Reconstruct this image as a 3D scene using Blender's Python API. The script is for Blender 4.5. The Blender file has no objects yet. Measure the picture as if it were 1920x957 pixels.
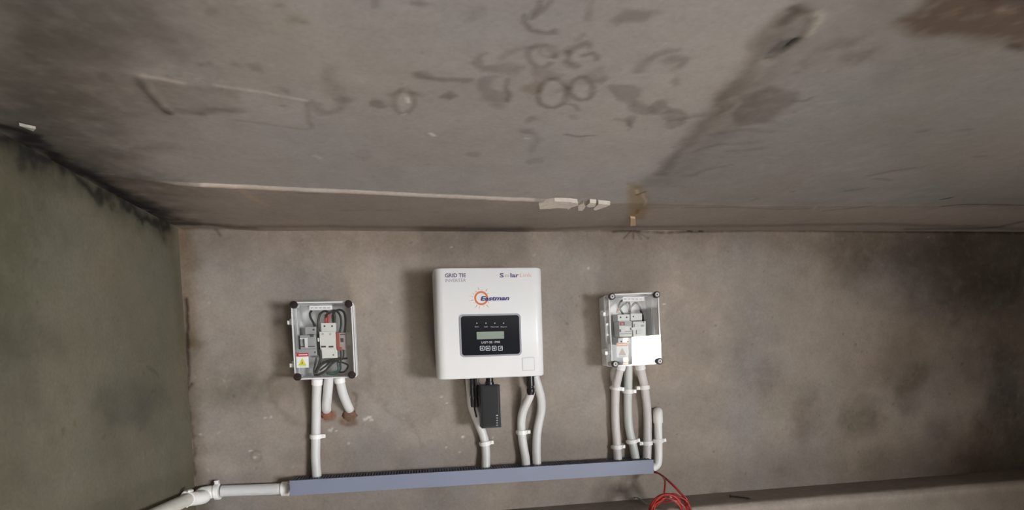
import bpy, bmesh, math, random
import numpy as np
from mathutils import Vector, Matrix

# ------------------------------------------------------------------ camera
F = 1050.0                      # focal length in pixels of the 1920x957 frame
CX, CY = 960.0, 720.0           # principal point (the frame is the upper part of a taller picture)
YAW, PITCH, ROLL = 0.16509454, -0.05524546, 0.03215578
D = 1.65                        # camera distance from the back wall
ZC = 1.94                       # camera height
ZTOP = ZC + 0.3627              # ceiling
XL, XR = -0.6185, 2.15          # side walls
YREAR = -5.2

def cam_axes():
    cy, sy, cp, sp = math.cos(YAW), math.sin(YAW), math.cos(PITCH), math.sin(PITCH)
    fwd = Vector((sy*cp, cy*cp, sp)); right = Vector((cy, -sy, 0)); down = -right.cross(fwd)
    c, s = math.cos(ROLL), math.sin(ROLL)
    return c*right + s*down, -s*right + c*down, fwd
AR, AD, AF = cam_axes()
CAM = Vector((0, -D, ZC))
sc = bpy.context.scene
col = sc.collection
cd = bpy.data.cameras.new('camera'); cam = bpy.data.objects.new('camera', cd); col.objects.link(cam)
cd.sensor_fit = 'HORIZONTAL'; cd.sensor_width = 36.0; cd.lens = F/1920*36
cd.shift_x = 0.0; cd.shift_y = (CY - 478.5)/1920
cd.clip_start = 0.01
m = Matrix((AR, -AD, -AF)).transposed().to_4x4(); m.translation = CAM
cam.matrix_world = m
sc.camera = cam

# ------------------------------------------------------------------ light
world = bpy.data.worlds.new('World'); sc.world = world; world.use_nodes = True
bg = world.node_tree.nodes['Background']
bg.inputs['Color'].default_value = (0.97, 0.985, 1.0, 1); bg.inputs['Strength'].default_value = 77.0
# the window of the right-hand wall (the one that mirrors in the lid of the right box)
WY0, WY1, WZ0, WZ1 = -4.45, -2.75, ZC - 0.58, ZC + 0.165
pl = bpy.data.lights.new('window_portal', 'AREA'); pl.shape = 'RECTANGLE'; pl.size = WY1 - WY0; pl.size_y = WZ1 - WZ0
pl.cycles.is_portal = True
po = bpy.data.objects.new('window_portal', pl); col.objects.link(po)
po.location = (XR + 0.16, (WY0 + WY1)/2, (WZ0 + WZ1)/2); po.rotation_euler = (math.pi/2, 0, math.pi/2)
sl = bpy.data.lights.new('fill_sun', 'SUN'); sl.energy = 155.0; sl.angle = math.radians(0.6); sl.color = (1.0, 0.985, 0.97)  # added lamp: its bounce off the floor brightens the ceiling
so = bpy.data.objects.new('fill_sun', sl); col.objects.link(so)
so.rotation_euler = Vector((-1.8, 2.1, -1.73)).to_track_quat('-Z', 'Y').to_euler()
vs = sc.view_settings
vs.view_transform = 'Standard'; vs.look = 'None'; vs.exposure = 0.0; vs.gamma = 1.0; vs.use_curve_mapping = False

# ------------------------------------------------------------------ pixel -> place
def ray(px, py): return AR*((px-CX)/F) + AD*((py-CY)/F) + AF
def W(px, py, off=0.0):                       # on a plane 'off' metres in front of the back wall
    d = ray(px, py); return CAM + d*((D-off)/d.y)
def CE(px, py):                               # on the ceiling
    d = ray(px, py); return CAM + d*((ZTOP-ZC)/d.z)
def LW(px, py, off=0.0):                      # on the left wall
    d = ray(px, py); return CAM + d*((XL+off)/d.x)

# ------------------------------------------------------------------ materials
MATS = {}
def mat(name, rgb, rough=0.5, metal=0.0, ior=1.45, noise=0.0, nscale=60, bump=0.0):
    if name in MATS: return MATS[name]
    mt = bpy.data.materials.new(name); mt.use_nodes = True
    nt = mt.node_tree; b = nt.nodes['Principled BSDF']
    b.inputs['Base Color'].default_value = (*rgb, 1); b.inputs['Roughness'].default_value = rough
    b.inputs['Metallic'].default_value = metal; b.inputs['IOR'].default_value = ior
    if noise or bump:
        tc = nt.nodes.new('ShaderNodeTexCoord'); n = nt.nodes.new('ShaderNodeTexNoise')
        n.inputs['Scale'].default_value = nscale; n.inputs['Detail'].default_value = 5
        nt.links.new(tc.outputs['Object'], n.inputs['Vector'])
        if noise:
            r = nt.nodes.new('ShaderNodeMapRange'); r.inputs[3].default_value = 1-noise; r.inputs[4].default_value = 1+noise
            mx = nt.nodes.new('ShaderNodeMix'); mx.data_type = 'RGBA'; mx.blend_type = 'MULTIPLY'; mx.inputs['Factor'].default_value = 1
            mx.inputs['A'].default_value = (*rgb, 1)
            nt.links.new(n.outputs['Fac'], r.inputs[0]); nt.links.new(r.outputs[0], mx.inputs['B'])
            nt.links.new(mx.outputs['Result'], b.inputs['Base Color'])
        if bump:
            bp = nt.nodes.new('ShaderNodeBump'); bp.inputs['Strength'].default_value = bump; bp.inputs['Distance'].default_value = 0.002
            nt.links.new(n.outputs['Fac'], bp.inputs['Height']); nt.links.new(bp.outputs['Normal'], b.inputs['Normal'])
    MATS[name] = mt; return mt

def clear_mat(name, tint=(0.985, 0.99, 0.99), ior=1.58, milky=0.0, rough=0.0):
    """thin clear plastic: lets light straight through, mirrors by Fresnel, optionally a little milky"""
    mt = bpy.data.materials.new(name); mt.use_nodes = True; nt = mt.node_tree; nt.nodes.clear()
    out = nt.nodes.new('ShaderNodeOutputMaterial'); tr = nt.nodes.new('ShaderNodeBsdfTransparent'); tr.inputs[0].default_value = (*tint, 1)
    gl = nt.nodes.new('ShaderNodeBsdfGlossy'); gl.inputs['Roughness'].default_value = rough
    lw = nt.nodes.new('ShaderNodeLayerWeight'); lw.inputs[0].default_value = 0.5
    pw = nt.nodes.new('ShaderNodeMath'); pw.operation = 'POWER'; pw.inputs[1].default_value = 5.0
    fr = nt.nodes.new('ShaderNodeMapRange'); fr.inputs[3].default_value = ((ior-1)/(ior+1))**2; fr.inputs[4].default_value = 1.0
    nt.links.new(lw.outputs['Facing'], pw.inputs[0]); nt.links.new(pw.outputs[0], fr.inputs[0])
    mx = nt.nodes.new('ShaderNodeMixShader'); src = tr
    if milky:
        df = nt.nodes.new('ShaderNodeBsdfDiffuse'); df.inputs[0].default_value = (0.93, 0.93, 0.94, 1)
        m2 = nt.nodes.new('ShaderNodeMixShader'); m2.inputs[0].default_value = milky
        nt.links.new(tr.outputs[0], m2.inputs[1]); nt.links.new(df.outputs[0], m2.inputs[2]); src = m2
    nt.links.new(fr.outputs[0], mx.inputs[0]); nt.links.new(src.outputs[0], mx.inputs[1]); nt.links.new(gl.outputs[0], mx.inputs[2])
    nt.links.new(mx.outputs[0], out.inputs[0]); MATS[name] = mt; return mt

def concrete(name, base, grain=0.16, bump=0.25):
    """plaster: base colour x painted-on stain attribute x fine grain, with fine relief"""
    mt = bpy.data.materials.new(name); mt.use_nodes = True; nt = mt.node_tree; b = nt.nodes['Principled BSDF']
    b.inputs['Roughness'].default_value = 0.9; b.inputs['Specular IOR Level'].default_value = 0.25
    at = nt.nodes.new('ShaderNodeAttribute'); at.attribute_name = 'stain_shade'  # carries stains and painted light falloff
    tc = nt.nodes.new('ShaderNodeTexCoord')
    n1 = nt.nodes.new('ShaderNodeTexNoise'); n1.inputs['Scale'].default_value = 140; n1.inputs['Detail'].default_value = 4
    n2 = nt.nodes.new('ShaderNodeTexNoise'); n2.inputs['Scale'].default_value = 26; n2.inputs['Detail'].default_value = 6; n2.inputs['Roughness'].default_value = 0.65
    for n in (n1, n2): nt.links.new(tc.outputs['Object'], n.inputs['Vector'])
    r1 = nt.nodes.new('ShaderNodeMapRange'); r1.inputs[1].default_value = 0.25; r1.inputs[2].default_value = 0.75; r1.inputs[3].default_value = 1-grain; r1.inputs[4].default_value = 1+grain
    r2 = nt.nodes.new('ShaderNodeMapRange'); r2.inputs[1].default_value = 0.25; r2.inputs[2].default_value = 0.75; r2.inputs[3].default_value = 1-grain*0.8; r2.inputs[4].default_value = 1+grain*0.8
    nt.links.new(n1.outputs['Fac'], r1.inputs[0]); nt.links.new(n2.outputs['Fac'], r2.inputs[0])
    def mul(a, bb):
        x = nt.nodes.new('ShaderNodeMix'); x.data_type = 'RGBA'; x.blend_type = 'MULTIPLY'; x.inputs['Factor'].default_value = 1
        if isinstance(a, tuple): x.inputs['A'].default_value = (*a, 1)
        else: nt.links.new(a, x.inputs['A'])
        nt.links.new(bb, x.inputs['B']); return x.outputs['Result']
    c = mul(base, at.outputs['Color']); c = mul(c, r1.outputs[0]); c = mul(c, r2.outputs[0])
    nt.links.new(c, b.inputs['Base Color'])
    bp = nt.nodes.new('ShaderNodeBump'); bp.inputs['Strength'].default_value = bump; bp.inputs['Distance'].default_value = 0.004
    nt.links.new(n2.outputs['Fac'], bp.inputs['Height']); nt.links.new(bp.outputs['Normal'], b.inputs['Normal'])
    MATS[name] = mt; return mt

mat('white_paint', (0.80, 0.80, 0.80), 0.35, noise=0.015, nscale=9)
mat('cover_back', (0.33, 0.33, 0.34), 0.5)
mat('pvc', (0.64, 0.64, 0.63), 0.38, noise=0.05, nscale=18)
mat('pvc_green', (0.56, 0.59, 0.565), 0.38, noise=0.05, nscale=18)
mat('pvc_pink', (0.62, 0.58, 0.575), 0.38, noise=0.05, nscale=18)
mat('pvc_dirty', (0.62, 0.60, 0.55), 0.45, noise=0.12, nscale=30)
mat('clip_white', (0.90, 0.89, 0.87), 0.35, noise=0.03, nscale=40)
mat('duct_cover', (0.190, 0.212, 0.29), 0.45, noise=0.03, nscale=6)
mat('duct_base', (0.10, 0.11, 0.14), 0.5)
mat('box_grey', (0.72, 0.72, 0.715), 0.45, noise=0.03, nscale=12)
mat('hinge_white', (0.9, 0.9, 0.9), 0.3)
mat('screw_maroon', (0.018, 0.008, 0.009), 0.45)
mat('screw_dark', (0.025, 0.02, 0.02), 0.4)
mat('screw_pale', (0.50, 0.47, 0.45), 0.4)
mat('black_plastic', (0.014, 0.014, 0.015), 0.32, bump=0.03, nscale=300)
mat('black_wire', (0.012, 0.012, 0.012), 0.4)
mat('green_wire', (0.02, 0.09, 0.07), 0.4)
mat('red_wire', (0.30, 0.016, 0.012), 0.35)
mat('red_sleeve', (0.50, 0.05, 0.05), 0.4)
mat('panel_black', (0.012, 0.013, 0.017), 0.16)
mat('panel_edge', (0.32, 0.32, 0.36), 0.3)
mat('lcd', (0.26, 0.31, 0.25), 0.3)
mat('print_grey', (0.50, 0.52, 0.54), 0.5)
mat('print_white', (0.75, 0.77, 0.82), 0.5)
mat('print_purple', (0.10, 0.085, 0.17), 0.5)
mat('print_violet_pale', (0.34, 0.32, 0.42), 0.5)
mat('print_navy', (0.035, 0.025, 0.17), 0.5)
mat('print_orange', (0.58, 0.17, 0.06), 0.5)
mat('print_peach', (0.72, 0.40, 0.30), 0.5)
mat('print_sand', (0.55, 0.47, 0.42), 0.5)
mat('sticker_white', (0.81, 0.81, 0.81), 0.5)
mat('sticker_red', (0.45, 0.03, 0.03), 0.5)
mat('sticker_yellow', (0.62, 0.60, 0.05), 0.5)
mat('sticker_ink', (0.10, 0.10, 0.10), 0.6)
mat('strip_grey', (0.78, 0.78, 0.78), 0.5)
mat('module_white', (0.82, 0.81, 0.77), 0.4)
mat('module_grey', (0.40, 0.40, 0.40), 0.35)
mat('module_pink', (0.42, 0.33, 0.34), 0.4)
mat('module_red', (0.36, 0.07, 0.05), 0.4)
mat('slot_dark', (0.05, 0.05, 0.045), 0.5)
mat('rail_metal', (0.62, 0.62, 0.60), 0.3, metal=0.9)
mat('nail_dark', (0.05, 0.045, 0.04), 0.45, metal=0.5)
mat('plaster_pale', (0.52, 0.47, 0.41), 0.9, noise=0.25, nscale=90, bump=0.3)
mat('plaster_dim', (0.27, 0.25, 0.22), 0.9, noise=0.25, nscale=90, bump=0.3)
mat('wood_plug', (0.42, 0.29, 0.18), 0.8, noise=0.2, nscale=80)
mat('putty_red', (0.20, 0.085, 0.05), 0.85, noise=0.3, nscale=120, bump=0.4)
mat('putty_brown', (0.145, 0.085, 0.055), 0.85, noise=0.3, nscale=120, bump=0.4)
mat('frame_paint', (0.35, 0.27, 0.2), 0.5, noise=0.1, nscale=20)
mat('floor_cement', (0.36, 0.34, 0.32), 0.85, noise=0.15, nscale=5)
clear_mat('lid_clear')
clear_mat('lid_side', milky=0.30, tint=(0.95, 0.95, 0.95), rough=0.05)
clear_mat('lid_rim', milky=0.78, tint=(0.9, 0.9, 0.9), rough=0.1)

# ------------------------------------------------------------------ mesh helpers
def link(name, verts, faces, material, root=None, smooth=False, bevel=0.0, parent=None):
    """one mesh object; verts are world coordinates; root = the thing's Empty, parent = a part of it for sub-parts"""
    me = bpy.data.meshes.new(name)
    if root is None:
        vv = np.array([tuple(v) for v in verts]); o0 = Vector(((vv[:, 0].min()+vv[:, 0].max())/2, (vv[:, 1].min()+vv[:, 1].max())/2, vv[:, 2].min()))
    else: o0 = root.location.copy()
    me.from_pydata([tuple(Vector(v)-o0) for v in verts], [], faces)
    if bevel:
        bm = bmesh.new(); bm.from_mesh(me)
        bmesh.ops.bevel(bm, geom=list(bm.edges), offset=bevel, segments=2, profile=0.6, affect='EDGES', clamp_overlap=True)
        bm.to_mesh(me); bm.free()
    me.materials.append(MATS[material]); me.update()
    if smooth:
        me.polygons.foreach_set('use_smooth', [True]*len(me.polygons))
        if hasattr(me, 'set_sharp_from_angle'): me.set_sharp_from_angle(angle=math.radians(40))
    ob = bpy.data.objects.new(name, me); col.objects.link(ob)
    if root is None: ob.location = o0
    else: ob.parent = parent or root
    return ob

def tag(o, label, cat, group=None):
    o['label'] = label; o['category'] = cat
    if group: o['group'] = group
    return o
def thing(name, loc, label, cat, group=None):
    o = bpy.data.objects.new(name, None); o.empty_display_size = 0.05; col.objects.link(o); o.location = loc
    return tag(o, label, cat, group)

BOXF = [(0, 1, 3, 2), (4, 6, 7, 5), (0, 4, 5, 1), (2, 3, 7, 6), (0, 2, 6, 4), (1, 5, 7, 3)]
def box(x0, x1, y0, y1, z0, z1):
    return [(x, y, z) for x in (x0, x1) for y in (y0, y1) for z in (z0, z1)], [tuple(f) for f in BOXF]
def join(*vf):
    V, Fc = [], []
    for v, f in vf:
        n = len(V); V += [tuple(q) for q in v]; Fc += [tuple(i+n for i in g) for g in f]
    return V, Fc
def pbox(px0, py0, px1, py1, off0, off1, offp=None):
    """box whose front face (off1 from the wall) covers those pixels"""
    a, b = W(px0, py0, offp or off1), W(px1, py1, offp or off1)
    c, d = W(px0, py1, offp or off1), W(px1, py0, offp or off1)
    x0, x1 = (a.x+c.x)/2, (b.x+d.x)/2; z1, z0 = (a.z+d.z)/2, (b.z+c.z)/2
    return box(x0, x1, -off1, -off0, z0, z1)

def catmull(pts, n=8):
    P = [Vector(p) for p in pts]
    if len(P) < 3: return P
    P = [P[0]*2-P[1]] + P + [P[-1]*2-P[-2]]; out = []
    for i in range(1, len(P)-2):
        a, b, c, d = P[i-1:i+3]
        for k in range(n):
            t = k/n
            out.append(0.5*((2*b)+(c-a)*t+(2*a-5*b+4*c-d)*t*t+(3*b-a-3*c+d)*t**3))
    out.append(P[-2]); return out
def tube(pts, r, seg=14, n=8, smooth_path=True, caps=True, radii=None):
    P = catmull(pts, n) if smooth_path else [Vector(p) for p in pts]
    N = len(P); V, Fc = [], []
    t0 = (P[1]-P[0]).normalized(); up = Vector((0, 1, 0)) if abs(t0.y) < 0.9 else Vector((1, 0, 0))
    u = (up - t0*up.dot(t0)).normalized()
    for i in range(N):
        t = (P[min(i+1, N-1)]-P[max(i-1, 0)]).normalized()
        u = (u - t*u.dot(t)).normalized(); w = t.cross(u)
        rr = radii[i] if radii else r
        for k in range(seg):
            a = 2*math.pi*k/seg; V.append(P[i]+u*(math.cos(a)*rr)+w*(math.sin(a)*rr))
    for i in range(N-1):
        for k in range(seg):
            k2 = (k+1) % seg; Fc.append((i*seg+k, i*seg+k2, (i+1)*seg+k2, (i+1)*seg+k))
    if caps:
        Fc.append(tuple(range(seg))[::-1]); Fc.append(tuple((N-1)*seg+k for k in range(seg)))
    return V, Fc
def cyl(c, axis, r0, length, seg=20, r1=None):
    a = Vector(axis).normalized(); c = Vector(c)
    r1 = r0 if r1 is None else r1
    return tube([c, c+a*length], r0, seg, smooth_path=False, radii=[r0, r1])
def lathe_y(cx, cz, prof, seg=24):
    """profile [(radius, y)] turned about an axis that points out of the wall"""
    V, Fc = [], []
    for r, y in prof:
        for k in range(seg):
            a = 2*math.pi*k/seg; V.append((cx+r*math.cos(a), y, cz+r*math.sin(a)))
    for i in range(len(prof)-1):
        for k in range(seg):
            k2 = (k+1) % seg; Fc.append((i*seg+k, i*seg+k2, (i+1)*seg+k2, (i+1)*seg+k))
    Fc.append(tuple(range(seg))); Fc.append(tuple((len(prof)-1)*seg+k for k in range(seg))[::-1])
    return V, Fc
def rrect(x0, x1, z0, z1, r, n=6):
    out = []
    for cx, cz, a0 in ((x1-r, z1-r, 0), (x0+r, z1-r, 90), (x0+r, z0+r, 180), (x1-r, z0+r, 270)):
        for k in range(n+1):
            a = math.radians(a0+90*k/n); out.append((cx+r*math.cos(a), cz+r*math.sin(a)))
    return out
def prism(outline, y0, y1):
    """outline of (x, z) extruded from y0 (front) to y1 (back)"""
    n = len(outline); V = [(x, y0, z) for x, z in outline]+[(x, y1, z) for x, z in outline]
    Fc = [tuple(range(n)), tuple(range(2*n-1, n-1, -1))]+[(i, i+n, (i+1) % n+n, (i+1) % n) for i in range(n)]
    return V, Fc
def frame_prism(out, inn, y0, y1):
    n = len(out); V = [(x, y, z) for y in (y0, y1) for ring in (out, inn) for x, z in ring]; Fc = []
    O0, I0, O1, I1 = 0, n, 2*n, 3*n
    for i in range(n):
        j = (i+1) % n
        Fc += [(O0+i, O0+j, I0+j, I0+i), (O1+i, I1+i, I1+j, O1+j), (O0+i, O1+i, O1+j, O0+j), (I0+i, I0+j, I1+j, I1+i)]
    return V, Fc
def text_vf(body, x, y, z, height, width=None, shear=0.0, bold=0.0, extrude=0.0003):
    """flat lettering on a plane facing the room, left end at x, base line at z"""
    cu = bpy.data.curves.new('lettering', 'FONT'); cu.body = body; cu.size = 1.0; cu.shear = shear; cu.offset = bold
    cu.resolution_u = 3; cu.fill_mode = 'FRONT'
    ob = bpy.data.objects.new('lettering', cu); col.objects.link(ob)
    dg = bpy.context.evaluated_depsgraph_get(); me = bpy.data.meshes.new_from_object(ob.evaluated_get(dg))
    v = np.array([q.co[:] for q in me.vertices]); fc = [tuple(p.vertices) for p in me.polygons]
    bpy.data.objects.remove(ob); bpy.data.curves.remove(cu); bpy.data.meshes.remove(me)
    mn, mx = v.min(0), v.max(0); sy = height/0.73; sx = sy if width is None else width/(mx[0]-mn[0])
    out = [((q[0]-mn[0])*sx+x, y, q[1]*sy+z) for q in v]
    return out, fc

# ------------------------------------------------------------------ numeric noise, stains and painted shade for the plaster
def vnoise(a, b, freq, seed):
    rng = np.random.RandomState(seed); G = rng.rand(256, 256)
    x = a*freq + 37.7; y = b*freq + 91.3
    xi = np.floor(x).astype(int); yi = np.floor(y).astype(int); fx = x-xi; fy = y-yi
    fx = fx*fx*(3-2*fx); fy = fy*fy*(3-2*fy)
    g = lambda i, j: G[i % 256, j % 256]
    return (g(xi, yi)*(1-fx)+g(xi+1, yi)*fx)*(1-fy)+(g(xi, yi+1)*(1-fx)+g(xi+1, yi+1)*fx)*fy
def fbm(a, b, freq, seed, oct=4, gain=0.5):
    s = 0; w = 1; t = 0
    for k in range(oct):
        s = s+w*vnoise(a, b, freq*2**k, seed+k*13); t += w; w *= gain
    return s/t
def sstep(e0, e1, x):
    t = np.clip((x-e0)/(e1-e0), 0, 1); return t*t*(3-2*t)

class Surface:
    """a dense sheet of plaster in plane coordinates (a, b), with stain colour and relief per vertex"""
    def __init__(s, A, B, seed):
        s.A, s.B = A, B; s.a, s.b = [q.ravel() for q in np.meshgrid(A, B, indexing='ij')]
        s.col = np.ones((len(s.a), 3)); s.h = np.zeros(len(s.a)); s.seed = seed
        s.wa = (fbm(s.a, s.b, 22, seed+500, 4)-0.5); s.wb = (fbm(s.a, s.b, 22, seed+600, 4)-0.5)
    def _dist(s, pts, closed, warp):
        pts = np.array(pts, float); lo, hi = pts.min(0)-0.12, pts.max(0)+0.12
        idx = np.nonzero((s.a > lo[0]) & (s.a < hi[0]) & (s.b > lo[1]) & (s.b < hi[1]))[0]
        x = s.a[idx]+s.wa[idx]*warp; y = s.b[idx]+s.wb[idx]*warp
        d = np.full(len(idx), 9.0); inside = np.zeros(len(idx), bool); n = len(pts)
        for i in range(n if closed else max(n-1, 1)):
            p, q = pts[i], pts[(i+1) % n]; e = q-p; L = (e**2).sum()+1e-12
            t = np.clip(((x-p[0])*e[0]+(y-p[1])*e[1])/L, 0, 1)
            d = np.minimum(d, np.hypot(x-p[0]-t*e[0], y-p[1]-t*e[1]))
            if closed:
                c = ((p[1] > y) != (q[1] > y)); inside ^= c & (x < e[0]*(y-p[1])/(e[1]+1e-15)+p[0])
        if closed: d = np.where(inside, -d, d)
        return idx, d
    def mark(s, pts, rgb, width=0.0, soft=0.006, warp=0.02, k=1.0, closed=False, rough=0.4, h=0.0):
        """line (width) or filled patch (closed) of colour multiplier rgb"""
        idx, d = s._dist(pts, closed, warp)
        mk = 1-sstep(width-soft/2, width+soft, d)
        if rough: mk = mk*np.clip(1-rough+rough*2*fbm(s.a[idx], s.b[idx], 60, s.seed+77, 3), 0, 1)
        mk = (mk*k)[:, None]
        s.col[idx] *= (1-mk)+mk*np.array(rgb)[None]; s.h[idx] += h*mk[:, 0]
    def dots(s, n, rgb, r, region, seed, k=0.8):
        rng = np.random.RandomState(seed)
        for _ in range(n):
            p = (rng.uniform(*region[0]), rng.uniform(*region[1])); rr = r*rng.uniform(0.5, 1.5)
            s.mark([p, (p[0]+rr*rng.uniform(-1, 1), p[1]+rr*rng.uniform(-1, 1))], rgb, rr*0.6, rr*0.8, 0.01, k*rng.uniform(0.4, 1), rough=0.2)
    def mottle(s, amp=0.12, hue=0.04):
        n = fbm(s.a, s.b, 3.5, s.seed+1, 5, 0.55)-0.5; n2 = fbm(s.a, s.b, 14, s.seed+2, 4, 0.6)-0.5
        s.col *= (1+amp*2.4*n+amp*1.6*n2)[:, None]
        w = fbm(s.a, s.b, 5, s.seed+3, 3)-0.5
        s.col *= 1+np.stack([w*hue*2, w*0, -w*hue*3], 1)
        s.h += 0.004*(fbm(s.a, s.b, 4, s.seed+5, 4)-0.5)+0.0012*(fbm(s.a, s.b, 40, s.seed+6, 3)-0.5)
    def faces(s):
        nA, nB = len(s.A), len(s.B); i = np.arange(nA-1)[:, None]*nB+np.arange(nB-1)[None]
        return np.stack([i, i+nB, i+nB+1, i+1], -1).reshape(-1, 4)
    def build(s, name, xyz, material, flip=False, extra=None):
        q = s.faces(); q = q[:, ::-1] if flip else q
        nv = len(xyz); ev, ef = extra if extra else ([], [])
        me = bpy.data.meshes.new(name); tot = nv+len(ev)
        co = np.concatenate([xyz, np.array(ev, float).reshape(-1, 3)]); me.vertices.add(tot); me.vertices.foreach_set('co', co.ravel())
        qf = np.concatenate([q, np.array(ef, int).reshape(-1, 4)+nv]); n = len(qf)
        me.loops.add(n*4); me.loops.foreach_set('vertex_index', qf.ravel().astype(np.int32))
        me.polygons.add(n); me.polygons.foreach_set('loop_start', np.arange(0, n*4, 4, dtype=np.int32))
        me.polygons.foreach_set('use_smooth', np.concatenate([np.ones(len(q), bool), np.zeros(len(ef), bool)]))
        at = me.color_attributes.new('stain_shade', 'FLOAT_COLOR', 'POINT')
        c4 = np.ones((tot, 4)); c4[:nv, :3] = np.clip(s.col, 0, 4); at.data.foreach_set('color', c4.ravel().astype(np.float32))
        me.update(calc_edges=True); me.validate(); me.materials.append(MATS[material])
        ob = bpy.data.objects.new(name, me); col.objects.link(ob); ob['kind'] = 'structure'
        return ob
def axis(lo, d0, d1, hi, step, coarse=0.12):
    out = []
    if d0 > lo+1e-6: out.append(np.linspace(lo, d0, max(2, int((d0-lo)/coarse)+1))[:-1])
    out.append(np.linspace(d0, d1, int(round((d1-d0)/step))+1))
    if hi > d1+1e-6: out.append(np.linspace(d1, hi, max(2, int((hi-d1)/coarse)+1))[1:])
    return np.concatenate(out)
def wp(*px): return [(lambda v: (v.x, v.z))(W(x, y)) for x, y in px]
def cp(*px): return [(lambda v: (v.x, v.y))(CE(x, y)) for x, y in px]
def lp(*px): return [(lambda v: (v.y, v.z))(LW(x, y)) for x, y in px]
def ell(cx, cy, rx, ry, rot=0, n=14):
    r = math.radians(rot); out = []
    for k in range(n):
        a = 2*math.pi*k/n; x, y = rx*math.cos(a), ry*math.sin(a)
        out.append((cx+x*math.cos(r)-y*math.sin(r), cy+x*math.sin(r)+y*math.cos(r)))
    return out

concrete('wall_plaster', (0.276, 0.238, 0.207), grain=0.09, bump=0.12)
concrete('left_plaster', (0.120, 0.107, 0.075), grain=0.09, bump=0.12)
concrete('ceiling_concrete', (0.270, 0.245, 0.231), grain=0.07, bump=0.08)
concrete('plain_plaster', (0.15, 0.132, 0.115))

# ------------------------------------------------------------------ back wall
s = Surface(axis(XL-0.02, XL-0.02, XR, XR+0.02, 0.0036), axis(0.0, ZC-0.52, ZTOP, ZTOP+0.02, 0.0036), 11)
s.mottle(0.19, 0.06)
dk = (0.55, 0.52, 0.50)
for e, c_, k in [((1440, 702, 26, 26), dk, .55), ((1512, 772, 13, 30), dk, .5), ((1506, 800, 18, 18), (.55, .47, .42), .5), ((1480, 750, 40, 40), (.75, .74, .68), .5),
                 ((1614, 785, 34, 26), (.45, .45, .42), .75), ((1702, 745, 15, 32), (.5, .5, .45), .7), ((1722, 710, 8, 14), (.5, .45, .42), .6), ((1757, 808, 18, 26), (.5, .52, .55), .7),
                 ((1690, 680, 50, 60), (.75, .7, .62), .6), ((1640, 870, 30, 16), (.65, .62, .55), .5), ((1880, 675, 26, 22), (.5, .5, .5), .6), ((1890, 745, 24, 22), (.5, .5, .5), .6),
                 ((1390, 900, 14, 14), (.7, .66, .62), .4), ((1480, 888, 14, 12), (.65, .62, .58), .5), ((1300, 300, 1, 1), dk, 0),
                 ((470, 728, 90, 16), (.66, .68, .62), .7), ((440, 740, 40, 12), (.6, .63, .58), .5), ((385, 740, 26, 60), (.8, .8, .74), .5),
                 ((478, 852, 14, 16), (.78, .76, .74), .5), ((820, 930, 30, 14), (.75, .75, .7), .6), ((910, 935, 20, 10), (1.3, 1.25, 1.2), .5),
                 ((700, 690, 34, 50), (.86, .84, .82), .6), ((1180, 780, 20, 20), (.8, .78, .75), .4), ((1310, 760, 40, 50), (.85, .82, .76), .5)]:
    s.mark(wp(*ell(*e)), c_, soft=0.05, warp=0.06, k=k*.85, closed=True, rough=0.5)
# broad pale areas of the plaster and yellowed top with painted-in shade
for e, k in [((1290, 640, 70, 90), .5), ((1560, 640, 120, 60), .4), ((690, 560, 60, 60), .3), ((470, 520, 90, 60), .3), ((900, 460, 160, 20), .25), ((1330, 560, 60, 60), .4)]:
    s.mark(wp(*ell(*e)), (1.2, 1.19, 1.18), soft=0.09, warp=0.08, k=k, closed=True, rough=0.4)
for i in range(5):      # damp, mouldy right-hand part, darkened further to paint in light falloff
    s.mark(wp(*ell([1640, 1780, 1860, 1900, 1880][i], [480, 520, 480, 660, 860][i], [90, 80, 90, 60, 70][i], [26, 60, 80, 150, 90][i])), (.50, .47, .44), soft=0.12, warp=0.1, k=.85, closed=True, rough=.3)
s.mark(wp((330, 438), (640, 438), (960, 437), (1280, 440), (1920, 446)), (.70, .65, .60), 0.025, 0.09, 0.06, .85)  # grime band under the ceiling, widened to paint in weaker light
s.mark(wp((340, 428), (960, 432), (1200, 433)), (.4, .33, .28), 0.001, 0.006, 0.004, .75, rough=1.0)
s.mark(wp((1150, 434), (1180, 433), (1240, 436), (1420, 432), (1920, 437)), (.25, .2, .17), 0.0015, 0.006, 0.004, .9, rough=.8)
for x in (1182, 1190, 1197, 1203): s.mark(wp((1190, 430), (x*1.0+(x-1192)*1.2, 447)), (.4, .33, .28), 0.0015, 0.004, 0.008, .7)
s.mark(wp((1290, 432), (1298, 434)), (.1, .1, .1), .002, .004, .0, .9); s.mark(wp((1312, 433), (1318, 434)), (.1, .1, .1), .002, .004, .0, .9)
s.mark(wp((488, 425), (496, 430)), (.1, .1, .1), .002, .005, .003, .9); s.mark(wp((400, 425), (412, 440)), (.5, .48, .45), .003, .005, .01, .8)
# brown corner, crack
s.mark(wp((338, 430), (346, 520), (352, 640)), (.58, .50, .38), 0.020, 0.04, 0.03, .9, rough=.3)
s.mark(wp((352, 640), (358, 760), (368, 860), (378, 957)), (.50, .46, .40), 0.010, 0.035, 0.03, .9, rough=.3)
s.mark(wp((352, 560), (353, 700), (349, 735), (357, 722)), (.18, .15, .13), 0.0022, 0.006, 0.014, .95, h=-0.002)
s.mark(wp((350, 737), (353, 760), (361, 830), (367, 890)), (.28, .22, .19), 0.002, 0.007, 0.02, .9, rough=.8)
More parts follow.
